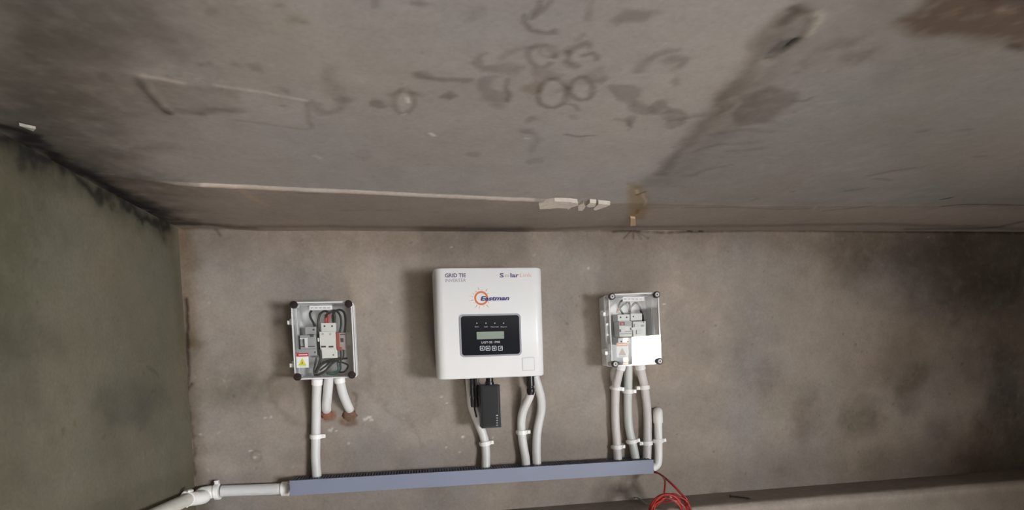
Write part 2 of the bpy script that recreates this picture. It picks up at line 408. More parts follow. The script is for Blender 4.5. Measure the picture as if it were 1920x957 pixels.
# ragged plaster edge that runs down from the left box towards the inverter conduits
s.mark(wp((500, 716), (506, 740), (520, 770), (545, 790), (580, 800)), (.74, .70, .66), 0.004, 0.014, 0.05, .7)
s.mark(wp((664, 720), (700, 740), (760, 790), (800, 840)), (.80, .78, .75), 0.003, 0.016, 0.06, .7)
s.mark(wp((690, 655), (700, 690), (690, 720)), (.8, .77, .74), 0.004, 0.014, 0.05, .7)
# rust-brown rings around the two holes below the left box
s.mark(wp(*ell(617, 782, 13, 10)), (.75, .48, .36), soft=.008, warp=.02, k=.9, closed=True)
s.mark(wp(*ell(656, 786, 16, 12)), (.58, .42, .34), soft=.01, warp=.03, k=.9, closed=True)
s.mark(wp((664, 738), (673, 742), (670, 760), (664, 772)), (.55, .43, .36), .002, .008, .02, .8)
s.mark(wp(*ell(1200, 700, 10, 20)), (.9, .85, .8), soft=.03, closed=True)
# the crater ring, scratches and flecks of lime
s.mark(wp(*ell(480, 856, 9, 11)+[(489, 856)]), (.72, .7, .68), .002, .004, .01, .7)
for a in range(5):
    an = a*1.25; s.mark(wp((421, 715), (421+14*math.cos(an), 715+12*math.sin(an))), (1.25, 1.23, 1.2), .0015, .004, .02, .6)
for x, y, r in [(471, 845, 2), (478, 858, 2.5), (468, 846, 1.5), (376, 816, 2), (373, 840, 1.5), (497, 784, 2), (508, 783, 2), (686, 786, 4), (693, 783, 4), (697, 788, 3), (619, 807, 3.5), (631, 808, 2), (623, 803, 2), (654, 832, 2), (838, 757, 2),
                (868, 820, 3), (925, 821, 2), (837, 840, 2), (862, 848, 1.5), (1246, 570, 2.5), (1742, 445, 2.5), (846, 463, 2), (1105, 503, 2), (828, 745, 2)]:
    s.mark(wp((x-r*.5, y), (x+r*.5, y)), (1.9, 2.0, 2.1), r*0.0008, .0022, .006, .85, rough=.15, h=.0015)
s.dots(70, (1.45, 1.42, 1.4), .0025, ((XL, 0.9), (ZC-.45, ZC+.3)), 5, .7)
s.dots(90, (.6, .57, .54), .003, ((XL, 2.1), (ZC-.45, ZC+.34)), 6, .7)
s.dots(30, (.35, .32, .3), .0022, ((0.7, 2.1), (ZC-.45, ZC+.33)), 8, .8)
xyz = np.stack([s.a, 0.002+s.h*np.where(s.b > ZC-0.5, 1, 0), s.b], 1)
bv, bf = box(XL-0.25, XR+0.25, 0.03, 0.22, -0.1, ZTOP+0.25)
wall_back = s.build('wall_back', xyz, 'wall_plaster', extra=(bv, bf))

# ledge: below this height the wall is 13 cm thicker
ZL = ZC-0.473
s = Surface(axis(XL, 0.2, XR, XR, 0.006), np.linspace(0, 1, 90), 23)
# b runs over the top (0..0.25) and down the front (0.25..1)
t = s.b; LD = 0.13
yy = np.where(t < 0.25, -t/0.25*LD, -LD); zz = np.where(t < 0.25, ZL, ZL-(t-0.25)/0.75*ZL)
n1 = fbm(s.a, t, 6, 3, 4)-0.5; n2 = fbm(s.a, t*3, 30, 4, 3)-0.5
s.col *= (1+0.3*n1+0.25*n2)[:, None]
s.col *= np.where((t > 0.235) & (t < 0.262), 1.25, 1)[:, None]
edge = np.exp(-((t-0.25)/0.02)**2); zz = zz-edge*0.004*(1+2*n2); yy = yy+edge*0.004*(1+2*n1)
ledge = s.build('trim_1', np.stack([s.a, yy, zz], 1), 'wall_plaster')

# ------------------------------------------------------------------ left wall
s = Surface(axis(YREAR, -0.95, 0.0, 0.02, 0.0045), axis(0.0, ZC-0.5, ZTOP, ZTOP+0.02, 0.0045), 31)
s.mottle(0.12, 0.05)
for e, c_, k in [((245, 750, 70, 36), (.72, .74, .76), .8), ((250, 775, 40, 20), (.85, .82, .95), .5), ((60, 640, 60, 30), (.7, .7, .68), .6), ((215, 860, 30, 20), (.85, .85, .82), .5), ((40, 470, 90, 130), (.85, .87, .8), .6), ((195, 790, 20, 30), (.8, .8, .75), .6)]:
    s.mark(lp(*ell(*e)), c_, soft=.04, warp=.06, k=k, closed=True)
s.mark(lp((278, 688), (290, 695), (300, 708)), (.55, .5, .48), .001, .006, .01, .7)
s.mark(lp((270, 860), (290, 845)), (1.3, 1.3, 1.25), .001, .005, .01, .6); s.mark(lp((300, 838), (308, 850)), (1.3, 1.3, 1.25), .001, .005, .01, .6)
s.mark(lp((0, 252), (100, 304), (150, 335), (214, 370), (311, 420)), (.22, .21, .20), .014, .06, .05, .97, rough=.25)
for pts_, k_ in [([(-60, 240), (60, 290), (40, 420), (20, 620), (-60, 700)], .8), ([(-60, 600), (40, 620), (60, 760), (30, 957), (-60, 957)], .6), ([(0, 260), (120, 325), (60, 420), (0, 450)], .5)]: s.mark(lp(*pts_), (.66, .66, .60), soft=.10, warp=.10, k=k_, closed=True, rough=.4)      # soft light falloff painted at left; then black mould along the top edge
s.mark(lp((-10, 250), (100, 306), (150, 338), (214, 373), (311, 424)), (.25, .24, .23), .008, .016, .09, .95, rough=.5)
s.mark(lp((318, 420), (330, 500), (344, 640)), (.8, .74, .62), .01, .04, .02, .7)
s.mark(lp((270, 387), (305, 403)), (1.9, 1.8, 1.7), .0012, .004, .005, .7)
s.mark(lp((175, 525), (190, 500), (205, 520)), (1.15, 1.12, 1.08), .01, .03, .03, .5)
s.dots(40, (.65, .64, .6), .004, ((-.75, 0), (ZC-.4, ZC+.3)), 3, .7); s.dots(24, (1.35, 1.35, 1.3), .003, ((-.75, 0), (ZC-.4, ZC+.3)), 4, .6)
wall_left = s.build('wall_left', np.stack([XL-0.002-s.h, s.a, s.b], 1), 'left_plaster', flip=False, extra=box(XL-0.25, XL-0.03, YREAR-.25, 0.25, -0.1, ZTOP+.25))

# ------------------------------------------------------------------ ceiling
s = Surface(axis(XL-0.02, XL-0.02, XR, XR+.02, 0.0036), axis(YREAR, -1.16, 0.0, .02, 0.0036), 47)
s.mottle(0.10, 0.03)
# the strip next to the wall, a few millimetres lower, browner
seam = cp((100, 322), (330, 343), (640, 357), (1000, 374), (1140, 381), (1400, 388), (1920, 386))
sx, sy_ = np.array(seam).T; o_ = np.argsort(sx); edge_y = np.interp(s.a, sx[o_], sy_[o_])
strip = sstep(-0.003, 0.003, s.b-edge_y); fade = sstep(CE(250, 336).x, CE(380, 346).x, s.a)*(1-sstep(CE(1080, 378).x, CE(1190, 382).x, s.a)); s.h += -0.006*strip*fade
s.col *= 1+strip[:, None]*(np.array([.80, .74, .68])-1)
dk = (.70, .67, .65); vd = (.58, .55, .52)
def ring(cx, cy, rx, ry, k=.6, w=.003, rot=0, c_=vd): 
    p = ell(cx, cy, rx, ry, rot); s.mark(cp(*p, p[0]), c_, w, .006, .012, k, rough=.7)
def patch(pts, c_=dk, k=.8, soft=.008, warp=.02, rough=.5):
    if warp == .02: warp = .04
    s.mark(cp(*pts), c_, soft=soft, warp=warp, k=k, closed=True, rough=rough)
# water-drop rings in the middle
ring(1036, 176, 26, 28, .9, .0035, 30); s.mark(cp(*ell(1033, 174, 19, 20)), (1.12, 1.12, 1.12), soft=.01, closed=True, k=.8)
ring(1091, 167, 22, 21, .85, .003); s.mark(cp(*ell(1090, 166, 15, 15)), (1.12, 1.11, 1.11), soft=.01, closed=True, k=.8)
patch(ell(930, 172, 26, 28), (.7, .68, .66), .8); s.mark(cp(*ell(938, 160, 13, 12)), (1.4, 1.4, 1.4), soft=.008, closed=True, k=.8); s.mark(cp((952, 150), (950, 168), (957, 180), (948, 192)), vd, .002, .006, .01, .8)
ring(1013, 108, 24, 20, .7, .003); s.mark(cp(*ell(1020, 105, 16, 14)), (1.15, 1.15, 1.15), soft=.01, closed=True, k=.7); ring(1027, 98, 16, 12, .5, .002)
s.mark(cp((1062, 100), (1064, 115), (1075, 122), (1085, 127)), vd, .003, .006, .02, .9); s.mark(cp((1062, 100), (1075, 92), (1095, 84), (1103, 88)), vd, .004, .008, .02, .8)
s.mark(cp((1093, 106), (1112, 102), (1120, 108), (1118, 116)), vd, .0025, .006, .02, .9); s.mark(cp(*ell(1080, 106, 12, 10)), (1.15, 1.15, 1.15), soft=.01, closed=True, k=.7)
s.mark(cp(*ell(925, 105, 13, 12)), (1.15, 1.14, 1.12), soft=.01, closed=True, k=.8)
patch([(880, 118), (905, 104), (918, 120), (940, 118), (965, 130), (960, 140), (920, 135), (905, 130)], (.72, .70, .68), .9)
s.mark(cp((945, 105), (975, 98), (1000, 96)), dk, .004, .01, .03, .7); patch([(990, 130), (1030, 130), (1055, 142), (1035, 150), (1000, 145)], (.72, .68, .65), .8)
patch([(980, 165), (1000, 150), (1015, 160), (1012, 182), (995, 180)], (.78, .72, .64), .8); s.mark(cp((1095, 150), (1120, 135), (1112, 150)), dk, .005, .012, .03, .8)
s.mark(cp((1060, 195), (1078, 198), (1082, 210)), vd, .002, .006, .02, .8); s.mark(cp((1042, 172), (1062, 165)), (.7, .7, .68), .004, .01, .02, .8)
# upper squiggle
s.mark(cp((1012, 0), (1018, 12), (1005, 25), (1000, 38)), vd, .0022, .005, .02, .9); s.mark(cp((1035, 0), (1025, 18), (1008, 28)), vd, .0016, .005, .02, .8)
s.mark(cp((985, 32), (988, 48), (1000, 60), (1020, 64), (1042, 64), (1044, 58)), vd, .0022, .005, .02, .9); s.mark(cp((1105, 0), (1098, 25), (1095, 35)), dk, .002, .006, .02, .8)
patch([(1148, 34), (1172, 18), (1200, 20), (1228, 30), (1215, 42), (1190, 46), (1160, 44)], (.66, .65, .63), .9)
s.mark(cp((1195, 135), (1205, 118), (1225, 105), (1258, 98)), dk, .005, .008, .02, .9); s.mark(cp((1250, 118), (1275, 120), (1262, 130)), vd, .006, .012, .03, .8); s.mark(cp((1080, 75), (1092, 62)), dk, .002, .006, .02, .7)
patch([(768, 0), (800, 0), (790, 10), (775, 8)], vd, .8); s.mark(cp((700, 0), (704, 8)), vd, .002, .005, .02, .7)
# chain of dark patches towards the right
for e in [(1165, 178, 24, 14, 15), (1195, 202, 26, 12, 5), (1235, 200, 20, 12, 0), (1268, 215, 28, 14, 0), (1178, 228, 12, 10, 0), (1268, 232, 16, 8, 0), (1132, 153, 9, 5, 10), (1260, 155, 10, 8, 0)]:
    patch(ell(*e), (.70, .685, .67), .95, .008, .045)
s.mark(cp((1150, 226), (1175, 230), (1180, 238)), dk, .003, .008, .02, .8); s.mark(cp((1060, 253), (1085, 257), (1112, 256)), vd, .002, .005, .01, .9); patch(ell(1000, 228, 11, 5), dk, .8); patch(ell(1064, 226, 5, 3), dk, .8)
patch(ell(988, 246, 11, 5), vd, .7); s.mark(cp((998, 252), (1003, 270), (1000, 284)), dk, .004, .01, .02, .6); patch(ell(1000, 302, 14, 4), dk, .6); patch(ell(880, 292, 14, 6), dk, .6)
# left of the middle
s.mark(cp((780, 140), (800, 148), (835, 151), (885, 152)), vd, .003, .008, .015, .8); patch(ell(795, 142, 16, 5), dk, .7); patch([(820, 184), (840, 174), (846, 182), (835, 191), (822, 190)], (.55, .53, .5), .95)
ring(758, 192, 18, 24, .6, .003); s.mark(cp(*ell(759, 190, 11, 20)), (1.15, 1.15, 1.15), soft=.01, closed=True, k=.8); patch(ell(715, 195, 16, 7), vd, .8); s.mark(cp((735, 180), (752, 172), (785, 180)), dk, .003, .008, .02, .8)
s.mark(cp((764, 186), (766, 194)), (2.0, 2, 2), .0015, .004, .004, .8); s.mark(cp((806, 252), (813, 256)), (2.2, 2.2, 2.2), .0015, .004, .004, .9); s.mark(cp((756, 217), (762, 215)), (1.8, 1.8, 1.8), .001, .004, .004, .8); s.mark(cp((985, 261), (990, 262)), (1.8, 1.8, 1.8), .001, .004, .004, .8); s.mark(cp((1033, 113), (1038, 115)), (1.8, 1.8, 1.8), .0015, .004, .004, .8)
patch(ell(645, 190, 10, 6), vd, .6); s.mark(cp((615, 130), (622, 150), (628, 175)), dk, .006, .012, .03, .6); s.mark(cp((585, 195), (605, 215), (630, 208), (638, 185)), dk, .006, .01, .03, .7); s.mark(cp((598, 180), (615, 198)), (1.12, 1.12, 1.12), .006, .012, .02, .6)
patch(ell(800, 38, 26, 9), (1.08, 1.06, 1.0), .8); patch(ell(900, 35, 10, 12), dk, .5); patch(ell(675, 290, 14, 12), (.85, .83, .82), .7); patch(ell(540, 45, 30, 10), (.9, .87, .8), .6)
# outlined board print at the left
s.mark(cp((272, 143), (300, 147), (345, 156)), (1.75, 1.68, 1.6), .0022, .005, .006, .8, rough=.7); s.mark(cp((405, 161), (450, 168), (500, 175), (575, 190)), (1.6, 1.55, 1.5), .0022, .005, .006, .8, rough=.7)
s.mark(cp((266, 148), (282, 172), (300, 198), (315, 210)), (.5, .48, .46), .003, .008, .012, .95, h=-.003); s.mark(cp((312, 206), (345, 211), (372, 216)), (.62, .6, .58), .004, .01, .015, .9); s.mark(cp((372, 214), (395, 203), (425, 206), (450, 208)), (.66, .63, .6), .004, .01, .03, .8)
patch([(270, 146), (345, 158), (440, 172), (455, 205), (370, 214), (312, 208)], (.86, .84, .82), .9, .01, .01); s.mark(cp((305, 203), (330, 208), (365, 213)), (1.35, 1.3, 1.25), .0018, .005, .01, .7)
s.mark(cp((440, 226), (510, 236), (575, 243)), (.75, .73, .7), .0015, .006, .008, .8); s.mark(cp((572, 192), (578, 215), (584, 240)), (.72, .7, .68), .002, .006, .01, .8); patch([(450, 178), (572, 196), (580, 238), (455, 222)], (1.08, 1.08, 1.08), .8, .01, .005)
for p in [(520, 168), (526, 198), (385, 123), (450, 126), (480, 128), (515, 17), (535, 42), (556, 46), (205, 143)]: patch(ell(p[0], p[1], 5, 2.5), vd, .7)
s.mark(cp((590, 293), (598, 297)), (1.5, 1.45, 1.4), .003, .006, .01, .8)
# damp, mouldy left-hand corner, with lens falloff painted in as broad darkening
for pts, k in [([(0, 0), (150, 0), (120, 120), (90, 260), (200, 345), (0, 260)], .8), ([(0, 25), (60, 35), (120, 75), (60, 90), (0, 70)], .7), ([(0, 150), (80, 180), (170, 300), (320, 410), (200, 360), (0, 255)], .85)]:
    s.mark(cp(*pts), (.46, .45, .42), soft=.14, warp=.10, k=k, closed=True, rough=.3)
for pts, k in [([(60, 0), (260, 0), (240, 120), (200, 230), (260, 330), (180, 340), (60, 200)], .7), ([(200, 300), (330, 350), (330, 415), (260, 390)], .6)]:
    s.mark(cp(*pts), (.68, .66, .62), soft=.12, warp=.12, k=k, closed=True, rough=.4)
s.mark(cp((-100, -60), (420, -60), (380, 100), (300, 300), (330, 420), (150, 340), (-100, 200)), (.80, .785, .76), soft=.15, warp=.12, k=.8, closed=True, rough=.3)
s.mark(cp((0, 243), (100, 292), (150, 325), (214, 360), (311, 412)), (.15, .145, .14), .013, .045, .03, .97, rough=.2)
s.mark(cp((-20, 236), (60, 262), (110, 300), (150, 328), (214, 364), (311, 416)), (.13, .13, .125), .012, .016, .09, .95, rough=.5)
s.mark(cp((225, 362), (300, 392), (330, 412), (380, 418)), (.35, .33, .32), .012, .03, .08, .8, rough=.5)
s.mark(cp((300, 418), (345, 420), (420, 424), (470, 424)), (.3, .28, .27), .006, .03, .02, .85); s.mark(cp((180, 350), (230, 368), (300, 400)), (.4, .38, .36), .008, .03, .03, .7)
s.mark(cp((40, 232), (52, 236)), (.2, .2, .2), .003, .006, .004, .9)
s.mark(cp((178, 326), (212, 328)), (2.0, 1.9, 1.8), .0016, .004, .004, .8)
# pale seam and brown line beside the wall
s.mark(cp((318, 343), (480, 348)), (1.45, 1.4, 1.3), .0018, .006, .004, .7); s.mark(cp((380, 345), (640, 357), (820, 365), (1000, 374)), (1.65, 1.6, 1.52), .0028, .005, .004, .85, rough=.3)
s.mark(cp((340, 420), (640, 422), (960, 426), (1280, 426), (1650, 420), (1920, 430)), (.52, .44, .38), .006, .03, .02, .8)
s.mark(cp((450, 352), (470, 365), (500, 380)), (1.35, 1.25, 1.0), .003, .012, .02, .6); s.mark(cp((560, 358), (595, 358)), (.6, .55, .5), .002, .006, .01, .7)
s.mark(cp((1280, 391), (1380, 390), (1480, 394), (1530, 391)), (.62, .55, .5), .0015, .006, .006, .8); s.mark(cp((1545, 396), (1600, 390), (1640, 386)), (.55, .5, .45), .003, .008, .01, .8)
s.mark(cp((1770, 387), (1800, 384), (1860, 384), (1920, 385)), (.42, .38, .34), .005, .008, .008, .9); s.mark(cp((1766, 374), (1775, 373), (1783, 371)), (.2, .18, .16), .004, .006, .004, .95)
s.mark(cp((1700, 430), (1830, 430), (1870, 427), (1920, 416)), (.3, .28, .27), .006, .03, .01, .8); s.mark(cp((1526, 392), (1530, 388)), (1.7, 1.6, 1.5), .002, .005, .003, .8)
# the bay of the slab beyond the diagonal joint is a greyer, darker pour; second mark paints in light falloff
s.mark(cp((1560, -60), (1500, 30), (1400, 150), (1300, 270), (1215, 345), (1215, 384), (1500, 386), (2300, 384), (2300, -60)), (.74, .745, .73), soft=.05, warp=.04, k=.95, closed=True, rough=.15)
s.mark(cp((1720, -60), (1640, 120), (1700, 300), (1760, 384), (2300, 384), (2300, -60)), (.76, .76, .73), soft=.12, warp=.12, k=.8, closed=True, rough=.2)
# diagonal scraped band
patch([(1505, 10), (1530, 30), (1470, 120), (1400, 210), (1330, 290), (1260, 350), (1205, 350), (1260, 300), (1330, 220), (1400, 130), (1450, 60)], (.82, .81, .80), .85, .03, .03)
s.mark(cp((1490, 20), (1445, 75), (1395, 140), (1350, 200), (1300, 260), (1240, 330)), (.66, .63, .60), .007, .02, .03, .85)
s.mark(cp((1440, 110), (1400, 165), (1360, 205), (1320, 255), (1280, 300)), (1.12, 1.1, 1.08), .006, .02, .03, .7)
patch([(1400, 180), (1440, 168), (1484, 178), (1480, 200), (1440, 230), (1390, 238), (1370, 225), (1385, 200)], (.66, .63, .61), .95, .012, .03)
patch([(1352, 175), (1390, 150), (1420, 155), (1390, 180), (1362, 205), (1340, 215)], (.8, .78, .76), .9, .012, .03)
patch([(1446, 98), (1458, 82), (1480, 82), (1492, 78), (1484, 95), (1468, 104), (1446, 106)], (.45, .46, .44), .95, .006, .02); s.mark(cp((1478, 90), (1484, 84), (1489, 80)), (.2, .2, .2), .003, .006, .01, .95, h=.003)
s.mark(cp((1528, 28), (1535, 32), (1522, 50), (1514, 66)), (1.35, 1.32, 1.26), .004, .008, .008, .9, h=-.002); s.mark(cp((1520, 26), (1500, 28)), (1.2, 1.2, 1.15), .003, .008, .008, .8); s.mark(cp((1490, 16), (1500, 20), (1510, 23)), (.5, .47, .42), .004, .008, .01, .9); s.mark(cp((1475, 42), (1488, 30)), (.6, .57, .54), .004, .008, .01, .9)
s.mark(cp((1434, 116), (1442, 122), (1455, 118)), (1.3, 1.3, 1.28), .003, .008, .01, .8)
for pts in [[(1530, 100), (1570, 80), (1620, 72), (1600, 88), (1560, 98)], [(1575, 112), (1600, 98), (1650, 90), (1630, 110), (1595, 125)], [(1505, 122), (1520, 113), (1515, 125)]]: patch(pts, (.76, .75, .73), .9, .012, .03)
s.mark(cp((1480, 192), (1510, 190), (1525, 183)), (.6, .57, .54), .002, .006, .01, .8); s.mark(cp((1545, 192), (1570, 190)), (1.25, 1.22, 1.2), .003, .008, .01, .7); s.mark(cp((1390, 240), (1440, 232), (1500, 210), (1520, 203)), (1.12, 1.1, 1.08), .003, .01, .01, .7)
for p in [((1340, 250), (1380, 245), (1450, 246)), ((1300, 290), (1350, 272), (1420, 268)), ((1290, 330), (1340, 318), (1370, 312)), ((1380, 283), (1425, 281)), ((1280, 222), (1315, 216))]: s.mark(cp(*p), (.72, .70, .67), .003, .012, .03, .8)
for p in [((1630, 330), (1670, 322), (1710, 318)), ((1640, 336), (1665, 340)), ((1590, 358), (1620, 354)), ((1730, 245), (1740, 244)), ((1800, 247), (1812, 246)), ((1830, 296), (1845, 294))]: s.mark(cp(*p), (.68, .66, .63), .004, .01, .02, .8)
s.mark(cp((1410, 378), (1420, 374)), dk, .003, .008, .01, .7); s.mark(cp((1484, 362), (1488, 360)), vd, .002, .005, .01, .7)
s.mark(cp((1540, 378), (1560, 372), (1600, 365)), (1.2, 1.17, 1.1), .003, .012, .01, .6)
# stains below the seam beside the plug
patch([(1180, 345), (1205, 352), (1215, 380), (1205, 412), (1178, 412), (1182, 385)], (.82, .68, .46), .9, .016, .015); s.mark(cp((1196, 394), (1193, 402)), (.7, .5, .15), .003, .008, .006, .9)
s.mark(cp((1194, 358), (1196, 364)), (1.9, 1.85, 1.8), .002, .004, .003, .85); s.mark(cp((1196, 367), (1208, 362)), (.5, .45, .42), .003, .006, .006, .9); s.mark(cp((1205, 364), (1208, 372), (1212, 378), (1210, 386)), (1.8, 1.75, 1.65), .0016, .004, .006, .8)
for x0 in (1178, 1225, 640, 710): s.mark(cp((x0, 391), (x0+36, 391)), (.75, .71, .68), .003, .012, .02, .6)
# brown patch at the far right of the slab
patch([(1690, 45), (1745, 8), (1770, -20), (1980, -30), (1980, 110), (1920, 94), (1870, 82), (1800, 70), (1740, 60)], (.48, .36, .28), .95, .02, .03)
patch([(1840, -10), (1960, -20), (1960, 30), (1900, 14), (1855, 8)], (.45, .40, .42), .9, .015, .03); s.mark(cp((1785, 22), (1792, 18)), (1.5, 1.45, 1.4), .003, .008, .01, .7); s.mark(cp((1868, 20), (1880, 23), (1895, 27)), (1.7, 1.6, 1.5), .002, .006, .01, .7); s.mark(cp((1895, 87), (1920, 94)), (.4, .34, .3), .003, .008, .005, .8)
s.dots(130, (.7, .68, .66), .0032, ((-.5, 1.8), (-1.1, -.02)), 9, .7); s.dots(40, (1.4, 1.38, 1.35), .0022, ((-.5, 1.8), (-1.1, -.02)), 10, .6)
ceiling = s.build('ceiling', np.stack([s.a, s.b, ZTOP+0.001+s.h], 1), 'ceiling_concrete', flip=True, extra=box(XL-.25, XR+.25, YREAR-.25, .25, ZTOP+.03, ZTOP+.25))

# ------------------------------------------------------------------ the rest of the room, behind and beside the camera
def plain(name, vf, material):
    ob = link(name, vf[0], vf[1], material); ob['kind'] = 'structure'; return ob
plain('floor', box(XL-.25, XR+.25, YREAR-.25, .25, -.12, 0), 'floor_cement')
plain('wall_rear', box(XL-.25, XR+.25, YREAR-.25, YREAR, -.1, ZTOP+.25), 'plain_plaster')
plain('wall_right', join(box(XR, XR+.2, WY1, .25, -.1, ZTOP+.25), box(XR, XR+.2, YREAR-.25, WY0, -.1, ZTOP+.25), box(XR, XR+.2, WY0, WY1, -.1, WZ0), box(XR, XR+.2, WY0, WY1, WZ1, ZTOP+.25)), 'plain_plaster')
fr = 0.04
plain('window_1', join(box(XR+.08, XR+.14, WY0, WY1, WZ0, WZ0+fr), box(XR+.08, XR+.14, WY0, WY1, WZ1-fr, WZ1), box(XR+.08, XR+.14, WY0, WY0+fr, WZ0, WZ1), box(XR+.08, XR+.14, WY1-fr, WY1, WZ0, WZ1)), 'frame_paint')

# flakes of plaster that hang on at the end of the seam (parts of the ceiling)
random.seed(4)
def flake(px, h=0.004, z0=0.0):
    P = [CE(*p) for p in px]; n = len(P)
    V = [(p.x, p.y, ZTOP-z0-h*random.uniform(.6, 1.1)) for p in P]+[(p.x, p.y, ZTOP+.006) for p in P]
    return V, [tuple(range(n)), tuple(range(2*n-1, n-1, -1))]+[(i, i+n, (i+1) % n+n, (i+1) % n) for i in range(n)]
for px in [[(1010, 377), (1040, 372), (1072, 373), (1068, 386), (1045, 385), (1028, 386), (1012, 386)], [(1070, 373), (1082, 374), (1084, 380), (1072, 383), (1064, 388)],
           [(1084, 380), (1094, 376), (1098, 382), (1092, 389), (1084, 389)], [(1099, 380), (1106, 374), (1118, 375), (1116, 382), (1104, 383)],
           [(1112, 386), (1122, 376), (1144, 378), (1136, 383), (1116, 389)], [(36, 232), (54, 236), (67, 239), (62, 243), (48, 238)]]:
    lx = 0.0
    v, f_ = flake(px, .0035, .005 if px[0][0] > 500 else 0); ob = link('plaster_flake', v, f_, 'plaster_pale' if px[0][0] > 500 else 'plaster_dim', ceiling)

# ------------------------------------------------------------------ inverter
IX0, IX1, IZ0, IZ1, ID = 0.0500, 0.3458, ZC-0.0665, ZC+0.2312, 0.14
inv = thing('inverter', ((IX0+IX1)/2, 0, IZ0), 'large white wall-mounted inverter with black display panel, between the two clear boxes', 'inverter')
# cover: plan profile with rounded front edges, extruded upwards
def cover(x0, x1, y0, y1, z0, z1, r, n=10):
    prof = [(x0, y1)]+[(x0+r-r*math.cos(a), y0+r*1.0-r*math.sin(a)) for a in np.linspace(0, math.pi/2, n)]+[(x1-r+r*math.sin(a), y0+r-r*math.cos(a)) for a in np.linspace(0, math.pi/2, n)]+[(x1, y1)]
    k = len(prof); e = .004; rows = [(z0, e), (z0+.0015, .0015), (z0+e, 0), (z1-e, 0), (z1-.0015, .0015), (z1, e)]
    V, Fc = [], []; cx, cy = (x0+x1)/2, y1
    for z, ins in rows:
        for x, y in prof:
            V.append((x-(ins if x > cx else -ins)*min(1, abs(x-cx)/((x1-x0)/2)), y+ins*(1 if y < y1-.01 else 0), z))
    for i in range(len(rows)-1):
        for j in range(k-1): Fc.append((i*k+j, i*k+j+1, (i+1)*k+j+1, (i+1)*k+j))
        Fc.append((i*k+k-1, i*k, (i+1)*k, (i+1)*k+k-1))
    Fc.append(tuple(range(k))[::-1]); Fc.append(tuple((len(rows)-1)*k+j for j in range(k)))
    return V, Fc
link('cover', *cover(IX0, IX1, -ID, -.022, IZ0, IZ1, .024), 'white_paint', inv, smooth=True)
link('heat_sink', *join(box(IX0+.012, IX1-.012, -.022, -.012, IZ0+.01, IZ1-.01), *[box(IX0+.02+i*.02, IX0+.024+i*.02, -.012, -.002, IZ0+.012, IZ1-.012) for i in range(13)]), 'cover_back', inv)
yf = -ID-.0004
a, b = W(861, 591, ID), W(977.5, 665.5, ID); x0, x1, z1, z0 = a.x, b.x, a.z, b.z-.001
link('panel_surround', *frame_prism(rrect(x0-.001, x1+.001, z0-.001, z1+.001, .011), rrect(x0+.0035, x1-.0035, z0+.0035, z1-.0035, .008), yf-.0012, -ID+.002), 'panel_edge', inv)
panel = link('display_panel', *prism(rrect(x0+.003, x1-.003, z0+.003, z1-.003, .008), yf-.001, -ID+.002), 'panel_black', inv)
yp = yf-.0014
def pq(px, py): v = W(px, py, ID); return v.x, v.z
lx0, lz1 = pq(893.5, 623); lx1, lz0 = pq(945, 635.5)
link('lcd_screen', *prism(rrect(lx0, lx1, lz0, lz1, .001, 2), yp-.0004, yp+.0006), 'lcd', inv, parent=panel)
# indicator marks with their captions, model line, four keys
for i, (px, cap, wpx) in enumerate([(894, 'DC', 7), (911, 'AC', 7), (927.5, 'Normal', 14), (944, 'Alarm', 12)]):
    x, z = pq(px, 606.5); link('indicator', *lathe_y(x, z, [(.0016, yp-.0005), (.0016, yp+.0005)], 10), 'print_grey', inv, parent=panel)
    x, z = pq(px-wpx/2, 614.5); x2, _ = pq(px+wpx/2, 614.5); link('caption', *text_vf(cap, x, yp, z, .0034, x2-x), 'print_grey', inv, parent=panel)
x, z = pq(902.5, 644.6); x2, _ = pq(937.5, 644.6); link('model_line', *text_vf('UGT-SE 1P00', x, yp, z, .0060, x2-x, bold=.012), 'print_grey', inv, parent=panel)
for i, px in enumerate((904, 914.8, 926.4, 938)):
    x, z = pq(px, 653.5); r = .0062
    k_ = link('key', *frame_prism(rrect(x-r, x+r, z-r, z+r, .002, 3), rrect(x-r+.0014, x+r-.0014, z-r+.0014, z+r-.0014, .001, 3), yp-.0006, yp+.0004), 'print_white', inv, parent=panel)
    shp = [[(-.003, 0), (.001, .0035), (.001, -.0035)], [(0, .003), (.0035, -.0015), (-.0035, -.0015)], [(0, -.0035), (.0035, .0018), (-.0035, .0018)], [(-.003, -.001), (.003, .0035), (.003, -.0005)]][i]
    link('key_symbol', *prism([(x+q[0], z+q[1]) for q in (shp if i != 1 else shp)], yp-.0005, yp+.0004), 'print_white', inv, parent=panel)
# printed names
def txt(name, body, px0, py, px1, h, material, **kw):
    x, z = pq(px0, py); x2, _ = pq(px1, py); return link(name, *text_vf(body, x, yf-.0003, z, h, x2-x, **kw), material, inv)
txt('lettering_grid_tie', 'GRID TIE', 834.5, 520.5, 873.5, .0105, 'print_purple', bold=.018)
txt('lettering_inverter', 'INVERTER', 835, 529.3, 873.5, .0088, 'print_violet_pale')
txt('lettering_solar', 'S', 937, 520.5, 944.5, .0115, 'print_purple', bold=.03)
txt('lettering_solar_o', 'o', 946.5, 520.3, 954.5, .0115, 'print_sand', bold=.0)
txt('lettering_solar_rest', 'lar', 957, 520.3, 973, .0115, 'print_purple', bold=.03)
txt('lettering_link', 'Link', 975, 520.0, 997, .0112, 'print_peach', bold=-.006)
cx, cz = pq(902.3, 559.5); R0 = .0188
circ = lambda r: [(cx+r*math.cos(2*math.pi*k/48), cz+r*math.sin(2*math.pi*k/48)) for k in range(48)]
link('sun_ring', *frame_prism(circ(R0), circ(R0-.0050), yf-.0003, -ID+.001), 'print_orange', inv)
